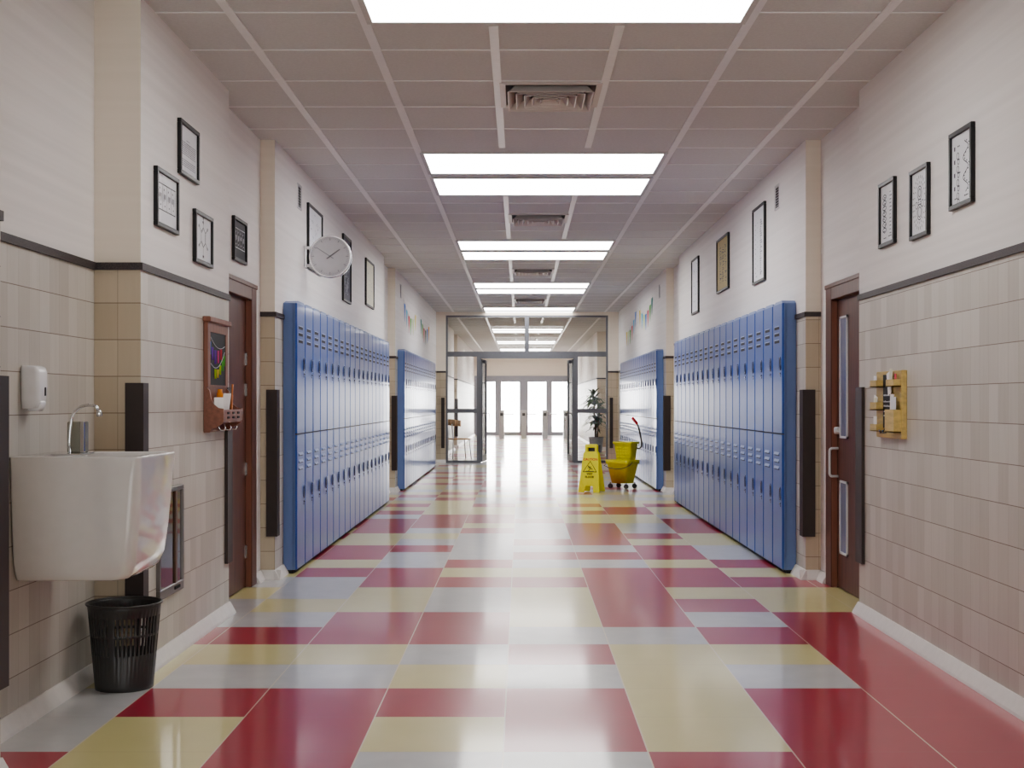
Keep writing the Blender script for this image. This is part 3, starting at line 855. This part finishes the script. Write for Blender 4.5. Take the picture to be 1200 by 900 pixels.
def dispenser():
    t = thing('soap_dispenser', 'white plastic soap dispenser on the tiled wall above the sink', 'soap dispenser', (-2.02, 5.215, 1.36))
    rings = []
    for z, d, w in ((-.088,.05,.038), (-.084,.066,.044), (-.05,.075,.049), (0,.078,.052), (.06,.077,.054), (.08,.07,.053), (.087,.055,.047)):
        rr = rrect(0, d, -w, w, .016, 4); rings.append([(x, y, z) for x, y in rr])
    MB().loft(rings).build('shell', M['white_plastic'], t)
    MB().box(.0775, .0795, .01, .022, -.035, .0).build('sight_window', M['dark'], t)
    b = MB(); b.loft([[(x, y, z) for x, y in rrect(.02, .083-.02*abs(z+.07)/.03, -.03, .03, .01, 3)] for z in (-.098, -.085, -.065, -.045)])
    b.build('push_lever', M['white_plastic'], t)
dispenser()

def bin_(loc, rt, rb, h, label, slots=True, name='waste_bin'):
    t = thing(name, label, 'waste bin', loc)
    n = 96; b = MB()
    zs = [(0,0), (.012,0), (.43*h,0), (.47*h,1), (.62*h,1), (.66*h,2), (.68*h,2), (.84*h,1), (.88*h,0), (h-.01,0), (h,0)]
    zs = [0, .02, .42*h, .63*h, .66*h, .86*h, h-.012, h]
    open_ = {2, 4} if slots else set()
    grid = []
    for z in zs:
        r = rb+(rt-rb)*z/h
        grid.append([b.bm.verts.new((r*math.cos(2*PI*k/n), r*math.sin(2*PI*k/n), z)) for k in range(n)])
    for i in range(len(zs)-1):
        for k in range(n):
            if i in open_ and k % 2 == 0 and (k//2) % 12 != 11: continue
            f = b.bm.faces.new((grid[i][k], grid[i][(k+1)%n], grid[i+1][(k+1)%n], grid[i+1][k])); f.smooth = True
    b.bm.faces.new(grid[0][::-1])
    o = b.build('bucket', M['black_plastic'], t)
    md = o.modifiers.new('thickness', 'SOLIDIFY'); md.thickness = .003
    MB().tube([((rt+.002)*math.cos(2*PI*k/48), (rt+.002)*math.sin(2*PI*k/48), h) for k in range(48)], .006, 8, closed=True).build('rim', M['black_plastic'], t)
    return t
bin_((-1.807, 5.84, 0), .162, .128, .385, 'black slotted plastic waste bin on the floor below the sink')
bin_((1.62, 28.3, 0), .15, .11, .34, 'small dark bin behind the right sidelight glass, past the wet floor sign', False)

# recessed stainless cabinet on the pillar
def cabinet():
    t = thing('wall_cabinet', 'stainless steel recessed wall panel with mirror front, low beside the sink', 'wall cabinet', (XL, 6.545, .59))
    b = MB(); w, h, f = .225, .275, .05
    b.box(0, .02, -w, w, h-f*.5, h, bev=.003); b.box(0, .02, -w, w, -h, -h+f, bev=.003); b.box(0, .02, -w, -w+.02, -h+f, h-f*.5); b.box(0, .02, w-.02, w, -h+f, h-f*.5)
    b.build('frame', M['steel_dark'], t)
    MB().box(0, .012, -w+.02, w-.02, -h+f, h-f*.5).build('mirror_panel', M['mirror'], t)
    MB().box(.012, .02, .06, .10, -h+f, h-f*.5, bev=.002).build('grip_bar', M['bronze'], t)
    MB().box(.02, .024, .04, .14, -h+.02, -h+.035).build('latch', M['dark'], t)
cabinet()

# ------------------------------------------------------------------ chalkboard organizer (left)
def organizer():
    t = thing('chalkboard_organizer', 'cherry wood wall organizer with chalkboard, mail shelf and hooks by the plain door', 'wall organizer', (XL+.001, 7.51, 1.126))
    W = .25; Hh = .66
    MB().box(0, .018, -W, W, 0, Hh-.03, bev=.003).build('back_board', M['wood_mid'], t)
    MB().box(0, .045, -W-.02, W+.015, Hh-.03, Hh, bev=.005).build('crown', M['wood_mid'], t)
    b = MB()
    b.box(.016, .026, -W, -W+.06, .26, Hh-.03); b.box(.016, .026, W-.06, W, .26, Hh-.03); b.box(.016, .026, -W+.06, W-.06, Hh-.085, Hh-.03)
    b.box(.016, .026, -W+.06, W-.06, .26, .272)
    b.build('board_frame', M['wood_mid'], t)
    cb = MB().box(.016, .022, -W+.06, W-.06, .272, Hh-.085).build('chalkboard', M['slate'], t)
    # chalk drawing: two swags with coloured hanging flags
    def swag(y0, z0, y1, z1, sag): return [(.0235, y0+(y1-y0)*k/10, z0+(z1-z0)*k/10-sag*4*(k/10)*(1-k/10)) for k in range(11)]
    w = W-.08
    b = MB().tube(swag(-w, .545, w, .505, .035), .0018, 5); b.tube(swag(-w, .395, w, .47, .055), .0018, 5); b.build('chalk_string', M['ink_white'], cb)
    for y, z, c, l in ((-.19,.50,'c_blue',.09),(-.13,.47,'c_violet',.09),(-.06,.455,'c_violet',.10),(.01,.455,'c_pink',.09),(.08,.465,'c_red',.07),(-.06,.345,'c_lime',.06),(.0,.345,'c_yellow',.05),(.06,.37,'c_lime',.06),(.12,.40,'c_green',.07),(.16,.43,'c_green',.07)):
        b = MB()
        for q in range(3): b.tube([(.023, y-.018+q*.018, z+.02), (.023, y-.014+q*.014, z-l*.6)], .0021, 4)
        b.build('chalk_flag', M[c], cb)
    # mail shelf with scrolled sides
    side = [(.0, .0), (.02, .0), (.035, .02), (.06, .03), (.085, .045), (.10, .06), (.10, .135), (.07, .14), (.045, .16), (.03, .19), (.02, .24), (.0, .26)]
    for s_ in (-1, 1):
        me = flat([side], .008)
        o = link('side_panel', me, M['wood_mid'], t)
        o.matrix_local = Matrix(((1,0,0,.014),(0,0,-1,s_*(W-.008)),(0,1,0,0.0),(0,0,0,1)))
    MB().box(.10, .114, -W+.016, W-.016, .062, .13, bev=.002).build('shelf_front', M['wood_mid'], t)
    MB().box(.016, .11, -W+.016, W-.016, .055, .065).build('shelf_base', M['wood_mid'], t)
    for i in range(3):
        y = -.13+i*.13
        b = MB().box(.114, .118, y-.022, y+.022, .104, .116); b.box(.114, .118, y-.022, y+.022, .078, .090)
        b.build('label_holder', M['dark'], t)
    for i in range(3):
        y = -.15+i*.15
        MB().tube([(.06, y, .056), (.062, y, .03), (.075, y, .012), (.095, y, .012), (.103, y, .03)], .004, 8).build('hook', M['chrome'], t)
    # loose things standing in the shelf
    X0, Y0_, Z0 = XL, 7.51, 1.126
    o = MB().obox((X0+.080, Y0_-.04, Z0+.146), (1,0,-.12), (0,1,0), (.12,0,1), .002, .09, .078).build('envelope', M['paper']); tag(o, 'white envelope standing in the cherry organizer shelf', 'envelope')
    o = MB().obox((X0+.075, Y0_-.19, Z0+.135), (.8,-.6,0), (.6,.8,0), (0,0,1), .002, .035, .065).build('folded_paper', M['paper']); tag(o, 'small folded white paper at near end of the cherry organizer shelf', 'paper')
    o = MB().lathe([(.0,0),(.02,0),(.02,.15),(.014,.165),(.014,.18),(0,.18)], 16, (X0+.043, Y0_-.03, Z0+.068)).build('marker_tube', M['orange']); tag(o, 'orange tube standing behind the envelope in the cherry organizer', 'tube')
    o = MB().tube([(X0+.06, Y0_+.17, Z0+.066), (X0+.07, Y0_+.18, Z0+.28)], .006, 8).build('wooden_stick', M['pencil']); tag(o, 'tall wooden stick standing in the cherry organizer shelf', 'stick')
    o = MB().obox((X0+.085, Y0_+.10, Z0+.14), (1,0,0), (0,1,-.15), (0,.15,1), .002, .012, .075).build('paper_strip', M['pencil']); tag(o, 'tan paper strip leaning beside the tall stick in the cherry organizer', 'strip')
organizer()

# ------------------------------------------------------------------ pine organizer (right)
def pine():
    # local: +x into corridor, +y = toward the viewer (rotated by pi)
    X0, Y0_, Z0 = XR, 7.165, 1.098
    t = thing('pine_organizer', 'golden pine letter organizer with chalk strip and small bins on the tiled wall', 'wall organizer', (X0, Y0_, Z0), PI)
    W = .245; Hh = .375
    MB().box(0, .03, -W, W, 0, Hh, bev=.003).build('back_board', M['wood_pine'], t)
    cb = MB().box(.03, .034, -.095, .06, .055, Hh-.02).build('chalk_strip', M['slate'], t)
    b = MB(); r = random.Random(5)
    for i, z in enumerate((.235, .20, .175, .145, .12)):
        y = -.08
        while y < .04:
            w = r.uniform(.006, .014)
            b.box(.034, .0345, y, y+w, z, z+r.uniform(.005, .010)); y += w+.007
    b.build('chalk_marks', M['ink_white'], cb)
    for z0, z1 in ((.285, .325), (.155, .20), (.035, .075)):
        b = MB(); y0, y1 = -W+.01, -.105; d = .07
        b.box(.03, d, y0, y1, z0, z0+.006); b.box(d-.006, d, y0, y1, z0, z1); b.box(.03, d-.006, y0, y0+.006, z0, z1); b.box(.03, d-.006, y1-.006, y1, z0, z1)
        b.build('letter_shelf', M['wood_pine'], t)
    b = MB(); y0, y1, d = .085, W-.01, .07
    b.box(.03, d, y0, y1, .285, .291); b.box(d-.006, d, y0, y1, .285, .325); b.box(.03, d-.006, y0, y0+.006, .285, .325); b.box(.03, d-.006, y1-.006, y1, .285, .325); b.build('letter_shelf', M['wood_pine'], t)
    b = MB(); b.box(.03, d, y0-.02, y1, .035, .041); b.box(d-.006, d, y0-.02, y1, .035, .16); b.box(.03, d-.006, y0-.02, y0-.014, .035, .16); b.box(.03, d-.006, y1-.006, y1, .035, .16); b.build('mail_pocket', M['wood_pine'], t)
    for y in (-.06, .0):
        MB().tube([(.034, y, .05), (.045, y, .03), (.06, y, .028), (.066, y, .045)], .004, 8).build('hook', M['handle'], t)
    def card(x, y, z, w, h, lean, m, label, nm='card'):
        # world: y' = -y
        o = MB().obox((X0-x, Y0_-y, Z0+z+h/2), (1,0,lean*.3), (0,1,lean), (0,-lean,1), .0015, w/2, h/2).build(nm, M[m]); tag(o, label, nm.replace('_', ' '))
    card(.05, -.20, .295, .05, .055, .1, 'paper', 'white card in the top bin of the pine organizer, farther from the viewer')
    card(.058, -.165, .295, .05, .05, -.2, 'sheet', 'slightly grey card leaning in the top bin nearest the glazed door')
    card(.05, -.19, .165, .06, .07, .25, 'paper', 'tilted white card in the middle small bin of the pine organizer')
    card(.058, -.16, .165, .04, .06, -.1, 'sheet_cream', 'cream card in the middle small bin of the pine organizer')
    card(.055, -.18, .045, .06, .075, 0, 'paper', 'white card in the lowest small bin of the pine organizer')
    card(.05, .115, .295, .05, .09, .08, 'sheet_cream', 'tall cream card in the top bin of the pine organizer near the chalk strip')
    card(.05, .20, .295, .03, .06, 0, 'c_red', 'pinkish red card in the top bin of the pine organizer nearest the viewer')
    card(.042, .05, .245, .06, .12, -.25, 'paper', 'white note pinned over the chalk strip of the pine organizer', 'note')
    card(.046, .12, .06, .07, .185, .05, 'paper', 'white envelope in the large mail pocket of the pine organizer', 'envelope')
    card(.056, .18, .06, .09, .17, .02, 'sheet', 'grey white envelope at front of the large mail pocket of the pine organizer', 'envelope')
pine()

# ------------------------------------------------------------------ wet floor sign
def wet_sign():
    t = thing('caution_sign', 'yellow folding wet floor caution sign standing on the floor', 'caution sign', (1.025, 18.45, 0), math.radians(-17))
    # local: front faces -y; panel local 2-D (x, s)
    bw, tw, h = .155, .095, .695
    def X(s): return bw+(tw-bw)*s/h
    o1 = [(-X(0), 0), (-X(0)+.085, 0), (-X(.07)+.09, .075), (-.05, .092), (.05, .092), (X(.07)-.09, .075), (X(0)-.085, 0), (X(0), 0), (X(.56), .56), (X(.575)-.02, .59), (tw-.005, h-.015), (tw-.02, h), (-tw+.02, h), (-tw+.005, h-.015), (-X(.575)+.02, .59), (-X(.56), .56)]
    hole = [(-.06, .587), (-.056, .652), (.056, .652), (.06, .587)]
    tilt = math.atan2(.16, h)
    for nm, s_ in (('front_panel', -1), ('rear_panel', 1)):
        me = flat([o1, hole], .006, .003)
        o = link(nm, me, M['yellow'], t)
        # plane spanned by local x and leaning axis
        up = Vector((0, -s_*math.sin(tilt), math.cos(tilt))); nrm = Vector((0, s_*math.cos(tilt), math.sin(tilt)))
        ax = Vector((1,0,0)) if s_ > 0 else Vector((1,0,0))
        n2 = ax.cross(up)
        base = Vector((0, s_*.17, .009))
        o.matrix_local = Matrix(((ax.x, up.x, n2.x, base.x), (ax.y, up.y, n2.y, base.y), (ax.z, up.z, n2.z, base.z), (0,0,0,1)))
        if s_ < 0: front = o
    def on(me, nm, mt, x, s, z=.0098):
        o = link(nm, me, M[mt], front); o.location = (x, s, z); return o
    on(text_mesh('CAUTION', .046, .0016), 'caution_lettering', 'red_grip', 0, .475)
    on(text_mesh('WET', .040, .0016), 'wet_lettering', 'dark', 0, .262)
    on(text_mesh('FLOOR', .040, .0016), 'floor_lettering', 'dark', 0, .218)
    tri = lambda k: [(-.105*k, -.05*k-.005), (.105*k, -.05*k-.005), (0, .115*k-.005)]
    c = (0, .35)
    me = flat([[(x, y) for x, y in tri(1.0)], [(x, y+.003) for x, y in tri(.86)]], .0005); on(me, 'warning_triangle', 'dark', 0, .345)
    # slipping person pictogram
    b = MB()
    def ln(p, q, w):
        d = Vector((q[0]-p[0], q[1]-p[1])); n = Vector((-d.y, d.x)).normalized()*w
        b.face([(p[0]+n.x, p[1]+n.y, 0), (q[0]+n.x, q[1]+n.y, 0), (q[0]-n.x, q[1]-n.y, 0), (p[0]-n.x, p[1]-n.y, 0)])
    b.face([(-.022+.010*math.cos(a*PI/6), .035+.010*math.sin(a*PI/6), 0) for a in range(12)])
    ln((-.014,.026), (.006,.0), .008); ln((.006,.0), (.028,.006), .005); ln((.028,.006), (.034,-.016), .005); ln((.004,.0), (-.006,-.022), .005); ln((-.006,-.022), (-.024,-.024), .004)
    ln((-.012,.02), (-.034,.006), .004); ln((-.008,.022), (.018,.028), .004); ln((-.06,-.036), (.06,-.036), .0025)
    b.build('slip_pictogram', M['dark'], front).location = (0, .34, .0098)
    MB().tube([(-tw+.01, 0, h*math.cos(tilt)-.005), (tw-.01, 0, h*math.cos(tilt)-.005)], .008, 8).build('hinge', M['yellow'], t)
wet_sign()

# ------------------------------------------------------------------ mop bucket
def mop_bucket():
    N = (1.585, 19.02, 0); th = math.radians(40)
    # local u along (-cos, sin) , v along (sin, cos)
    t = thing('mop_bucket', 'yellow wheeled mop bucket with wringer basket beside the far lockers', 'mop bucket', N)
    t.matrix_world = Matrix(((-math.cos(th), math.sin(th), 0, N[0]), (math.sin(th), math.cos(th), 0, N[1]), (0,0,1,0), (0,0,0,1))) @ Matrix.Diagonal((1,-1,1,1)) if False else Matrix.Translation(N)
    U = Vector((-math.cos(th), math.sin(th), 0)); V = Vector((math.sin(th), math.cos(th), 0))
    P = lambda u, v, z: tuple(U*u+V*v+Vector((0,0,z)))
    L, W = .41, .335
    def ring(i, z, r=.045): return [P(u, v, z) for u, v in rrect(i, L-i, i, W-i, r)]
    rings = [ring(.065,.085), ring(.06,.08), ring(.012,.36), ring(.008,.365), ring(-.004,.372), ring(-.006,.40), ring(-.008,.43), ring(.0,.43), ring(.004,.40), ring(.075,.12)]
    MB().loft(rings).build('bucket', M['yellow2'], t)
    # spout lip ribs
    for u, v in ((.06,.06),(L-.06,.06),(.06,W-.06),(L-.06,W-.06)):
        c = P(u, v, 0)
        b = MB().tube([(c[0]-.008, c[1]-.014, .036), (c[0]+.008, c[1]+.014, .036)], .035, 16); w = b.build('caster', M['black_plastic'], t)
        MB().tube([(c[0], c[1], .04), (c[0], c[1], .09)], .012, 8).build('caster_stem', M['steel'], w)
    # wringer basket
    u0, u1, v0, v1 = .02, .33, .12, .31
    def wr(i, z): return [P(u, v, z) for u, v in rrect(u0+i, u1-i, v0+i, v1-i, .015, 3)]
    wr_o = MB().loft([wr(.03,.385), wr(.012,.55), wr(.0,.665), wr(-.015,.67), wr(-.017,.70), wr(-.006,.70), wr(.012,.66), wr(.035,.42)]).build('wringer_basket', M['yellow2'], t)
    b = MB()
    for i in range(5):
        for j in range(5):
            u = u0+.05+j*.052; z = .43+i*.046; off = .03-.03*(z-.385)/.28
            p = Vector(P(u, v0+off-.003, z)); b.obox(p, U, V, (0,0,1), .019, .006, .013)
    b.build('drain_ribs', M['yellow'], wr_o)
    # wringer lever on the far right side
    e = Vector(P(.06, v1+.0, .60)); R_ = Vector((1,0,0))
    pts = [e, e+Vector((.02,0,0)), e+Vector((.055,0,.0)), e+Vector((.085,0,.03)), e+Vector((.09,0,.08)), e+Vector((.06,0,.24)), e+Vector((.035,0,.33)), e+Vector((.02,0,.37))]
    MB().tube(pts, .013, 10).build('wringer_lever', M['black_plastic'], t)
    g0 = e+Vector((.022,0,.365)); g1 = e+Vector((-.055,0,.465))
    MB().tube([g0, g0*.9+g1*.1, g0*.1+g1*.9, g1], [.018,.022,.022,.018], 10).build('lever_grip', M['red_grip'], t)
    # bail handle hanging across the near faces
    key = [P(L+.014,.12,.385), P(L+.0,-.02,.345), P(L*.75,-.04,.315), P(L*.45,-.042,.30), P(L*.2,-.042,.305), P(.01,-.04,.325), P(-.03,.02,.355), P(-.024,.10,.40)]
    pts = [Vector(k_) for k_ in key]
    MB().tube(pts, .0055, 6).build('bail_handle', M['black_plastic'], t)
mop_bucket()

# ------------------------------------------------------------------ end partition with open glass doors
EX0, EX1, EZ = -1.593, 1.866, 3.147
b = MB()
b.box(-2.7, EX0, Y_END, Y_END+.15, 0, H); b.box(EX1, 3.05, Y_END, Y_END+.15, 0, H); b.box(EX0, EX1, Y_END, Y_END+.15, EZ, H)
struct(b.build('wall_end', M['wall_l']))
b = MB().box(XL, EX0-.0, Y_END-.012, Y_END, RAIL_LO, RAIL_HI); b.box(EX1, XR, Y_END-.012, Y_END, RAIL_LO, RAIL_HI)
struct(b.build('trim_4', M['granite']))
b = MB()
for x0, x1 in ((XL, EX0), (EX1, XR)): b.prism([(Y_END, 0), (Y_END-.045, 0), (Y_END-.04, .012), (Y_END-.008, .07), (Y_END, .07)], 'x', x0, x1)
struct(b.build('baseboard_end', M['base']))
OX0, OX1, OZ = -.84, 1.13, 2.228
def glazing(name, x0, x1, z0, z1, bars, fw=(.06,.06,.06,.06), midrail=None):
    e = struct_empty(name, ((x0+x1)/2, Y_END+.05, z0)); dx = (x0+x1)/2
    l, r, bt, tp = fw; b = MB(); y0, y1 = -.04, .04
    X0, X1, Z1 = x0-dx, x1-dx, z1-z0
    b.box(X0, X0+l, y0, y1, 0, Z1); b.box(X1-r, X1, y0, y1, 0, Z1); b.box(X0+l, X1-r, y0, y1, 0, bt); b.box(X0+l, X1-r, y0, y1, Z1-tp, Z1)
    if midrail: b.box(X0+l, X1-r, y0, y1, midrail[0], midrail[1])
    b.build('window_frame', M['frame_grey'], e)
    if midrail:
        MB().box(X0+l, X1-r, -.003, .003, bt, midrail[0]).build('glass_pane', M['glass'], e)
        MB().box(X0+l, X1-r, -.003, .003, midrail[1], Z1-tp).build('glass_pane', M['glass'], e)
    else: MB().box(X0+l, X1-r, -.003, .003, bt, Z1-tp).build('glass_pane', M['glass'], e)
glazing('window_1', EX0, OX0, 0, OZ+.07, 0, (.04,.095,.05,.03), (1.064, 1.154))
glazing('window_2', OX1, EX1, 0, OZ+.07, 0, (.095,.04,.05,.03), (1.064, 1.154))
glazing('window_3', EX0, .135, OZ+.07, EZ, 0, (.04,.045,.075,.04))
glazing('window_4', .135, EX1, OZ+.07, EZ, 0, (.045,.04,.075,.04))
struct(MB().box(OX0, OX1, Y_END+.0, Y_END+.10, OZ, OZ+.071).build('trim_5', M['frame_grey']))
def swing_door(name, x, s_):
    ang = math.radians(85.5)
    e = struct_empty(name, (x, Y_END+.10, 0)); L = .96; st = .075
    e.rotation_euler = (0, 0, ang if s_ > 0 else PI-ang)
    # local x along leaf
    b = MB(); z0, z1 = .012, OZ-.01; d = .022
    b.box(0, st, -d, d, z0, z1); b.box(L-st, L, -d, d, z0, z1); b.box(st, L-st, -d, d, z0, z0+.14); b.box(st, L-st, -d, d, z1-st, z1)
    lf = b.build('door_leaf', M['frame_grey'], e)
    MB().box(st, L-st, -.003, .003, z0+.14, z1-st).build('glass_pane', M['glass'], lf)
    k = -1 if s_ > 0 else 1
    yy = k*d
    def pl(a): return a
    for q in (1, -1):
        pts = [(L-.05, q*d, 1.05), (L-.05, q*(d+.05), 1.05), (L-.10, q*(d+.06), 1.0), (L-.22, q*(d+.065), .90)]
        MB().tube(pts, .012, 8).build('push_handle', M['chrome'], lf)
    MB().box(.08, .34, min(yy, yy+k*.07), max(yy, yy+k*.07), z1-.09, z1-.02, bev=.006).build('door_closer', M['frame_grey'], lf)
swing_door('door_5', OX0, 1)
swing_door('door_6', OX1, -1)

# ------------------------------------------------------------------ lobby: facade, turnstiles, furniture
b = MB(); FZ = 2.32
b.box(-2.7, 3.05, Y_FAR, Y_FAR+.2, FZ, H)
b.box(-2.7, -1.85, Y_FAR, Y_FAR+.2, 0, FZ); b.box(2.10, 3.05, Y_FAR, Y_FAR+.2, 0, FZ)
struct(b.build('wall_far', M['paint']))
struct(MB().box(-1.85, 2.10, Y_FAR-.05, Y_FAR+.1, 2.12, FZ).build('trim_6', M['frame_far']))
PANES = [(-1.60,-.983),(-.75,-.04),(.29,1.0),(1.23,1.86)]
edges = [-1.85, -.865, .125, 1.115, 2.10]
for i, (p0, p1) in enumerate(PANES):
    e = struct_empty('door_%d' % (7+i), ((p0+p1)/2, Y_FAR, 0)); c = (p0+p1)/2
    b = MB(); x0, x1 = edges[i]-c, edges[i+1]-c
    b.box(x0, p0-c, -.04, .06, 0, 2.12); b.box(p1-c, x1, -.04, .06, 0, 2.12); b.box(p0-c, p1-c, -.04, .06, 0, .13); b.box(p0-c, p1-c, -.04, .06, 2.08, 2.12)
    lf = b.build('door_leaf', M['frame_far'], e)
    MB().box(p0-c, p1-c, -.003, .003, .13, 2.08).build('glass_pane', M['glass'], lf)
    hx = (p1-c-.04) if i % 2 == 0 else (p0-c+.04)
    MB().tube([(hx, -.04, .9), (hx, -.09, .92), (hx, -.09, 1.25), (hx, -.04, 1.27)], .014, 8).build('pull_handle', M['chrome'], lf)
struct(MB().box(-14, 14, Y_FAR+.1, Y_FAR+18, -.05, -.01).build('ground', M['pave']))

def make_turnstile():
    t = thing('turnstile', '', 'turnstile')
    MB().loft([[(x, y, z) for x, y in rrect(-.09, .09, -.3, .3, .03, 3)] for z in (0, .01, .93, .97)]).build('pedestal', M['tstile'], t)
    MB().box(-.10, .10, -.31, .31, .97, 1.0, bev=.008).build('cap', M['tstile'], t)
    MB().box(-.05, .05, -.312, -.302, .80, .90).build('reader', M['clock_ink'], t)
    MB().tube([(.09, 0, .86), (.44, 0, .86)], .016, 8).build('barrier_arm', M['chrome'], t)
    return t
proto = make_turnstile(); first = True
for i, px in enumerate((588, 613.7, 638.5, 663)):
    o = proto if first else copy_tree(proto); first = False
    o.location = ((px-610)*46/1500, 46.0, 0)
    o['label'] = 'pale steel turnstile pedestal before the entrance doors, %s from the chair side' % ORD[i]; o['group'] = 'lobby turnstiles'

def chair(loc, rz, label):
    t = thing('lobby_chair', label, 'chair', loc, rz)
    # blond wooden seat and curved back rail, white legs; faces +x
    MB().loft([[(x, y, z) for x, y in rrect(-.20, .24, -.22, .22, .06, 4)] for z in (.44, .445, .462, .466)]).build('seat', M['blond'], t)
    pts = [(-.02+.22*math.cos(a)*-1, .25*math.sin(a), .74+.03*math.cos(a)) for a in [(-PI/2)+PI*k/12 for k in range(13)]]
    b = MB()
    for k in range(12):
        p, q = Vector(pts[k]), Vector(pts[k+1]); b.face([p, q, q+Vector((0,0,.14)), p+Vector((0,0,.14))], smooth=True)
    o = b.build('back_rest', M['blond'], t); md = o.modifiers.new('thickness', 'SOLIDIFY'); md.thickness = .018
    for sx in (-1, 1):
        for sy in (-1, 1):
            top = .445 if sx > 0 else .84
            MB().tube([(sx*.22+.02, sy*.21, 0), (sx*.19+.01, sy*.19, .44)] + ([( -.21, sy*.17, .80)] if sx < 0 else []), .013, 8).build('leg', M['white_plastic'], t)
chair((-1.42, 29.3, 0), math.radians(20), 'blond wooden chair with white legs behind the left sidelight glass')

def plant():
    t = thing('potted_plant', 'tall leafy green plant in a grey pot behind the right sidelight glass', 'potted plant', (1.95, 33.0, 0))
    MB().lathe([(.13,0),(.15,.01),(.19,.36),(.2,.40),(.185,.40),(.17,.36)], 28).build('pot', M['pot'], t)
    MB().lathe([(0,.355),(.172,.355),(.172,.35)], 24).build('soil', M['soil'], t)
    r = random.Random(3); b = MB(); tops = [(-.05,.03,1.45),(.07,-.04,1.15),(.0,.06,.85)]
    for x, y, z in tops: b.tube([(x*.4, y*.4, .34), (x, y, z)], [.02,.014], 8)
    b.build('stem', M['bark'], t)
    b = MB()
    for x, y, z in tops:
        for k in range(46):
            a = r.uniform(0, 2*PI); el = r.uniform(.1, 1.2); L = r.uniform(.34, .52); c = Vector((x, y, z+r.uniform(-.28, .06)))
            d = Vector((math.cos(a), math.sin(a), 0)); side = Vector((-d.y, d.x, 0)); prev = None
            for s_ in range(6):
                u = s_/5; p = c+d*(L*u*math.cos(el*.8))+Vector((0,0, L*u*math.sin(el)-.38*L*u*u*1.6)); w = .036*math.sin(PI*min(1, .12+u*.88))+.001
                cur = (b.bm.verts.new(p-side*w), b.bm.verts.new(p+side*w))
                if prev: b.bm.faces.new((prev[0], prev[1], cur[1], cur[0]))
                prev = cur
    b.build('foliage', M['leaf'], t)
plant()

# ------------------------------------------------------------------ light, world, camera
bl = bpy.data.lights.new('daylight', 'AREA'); bl.shape = 'RECTANGLE'; bl.size = 3.6; bl.size_y = 2.6; bl.energy = 70; bl.color = (.93, .97, 1.0)
bo = bpy.data.objects.new('daylight_window', bl); COL.objects.link(bo); bo.location = (.145, Y_BACK+.05, 1.6); bo.rotation_euler = (PI/2, 0, 0)  # unseen area lamp added behind the viewer to brighten ceiling and camera-facing faces
w = bpy.data.worlds.new('World'); S.world = w; w.use_nodes = True
bg = w.node_tree.nodes['Background']; bg.inputs[0].default_value = (1.0, 0.99, 0.98, 1); bg.inputs[1].default_value = 10.0
pl = bpy.data.lights.new('entrance_portal', 'AREA'); pl.shape = 'RECTANGLE'; pl.size = 3.9; pl.size_y = 2.2; pl.cycles.is_portal = True
po = bpy.data.objects.new('entrance_portal', pl); COL.objects.link(po); po.location = (.13, Y_FAR+.25, 1.1); po.rotation_euler = (-PI/2, 0, 0)

cam = bpy.data.cameras.new('Camera'); cam.lens = 45; cam.sensor_width = 36; cam.sensor_fit = 'HORIZONTAL'
cam.shift_x = (600-610)/1200; cam.shift_y = (471-450)/1200; cam.clip_start = .05; cam.clip_end = 300
co = bpy.data.objects.new('Camera', cam); COL.objects.link(co); co.location = (0, 0, 1.3); co.rotation_euler = (PI/2, 0, 0)
S.camera = co
S.view_settings.view_transform = 'AgX'
S.view_settings.look = 'AgX - Medium High Contrast'
S.view_settings.exposure = 0.78
S.cycles.max_bounces = 10; S.cycles.diffuse_bounces = 6; S.cycles.glossy_bounces = 5; S.cycles.transparent_max_bounces = 16
S.cycles.sample_clamp_indirect = 6.0
S.cycles.denoising_prefilter = 'ACCURATE'
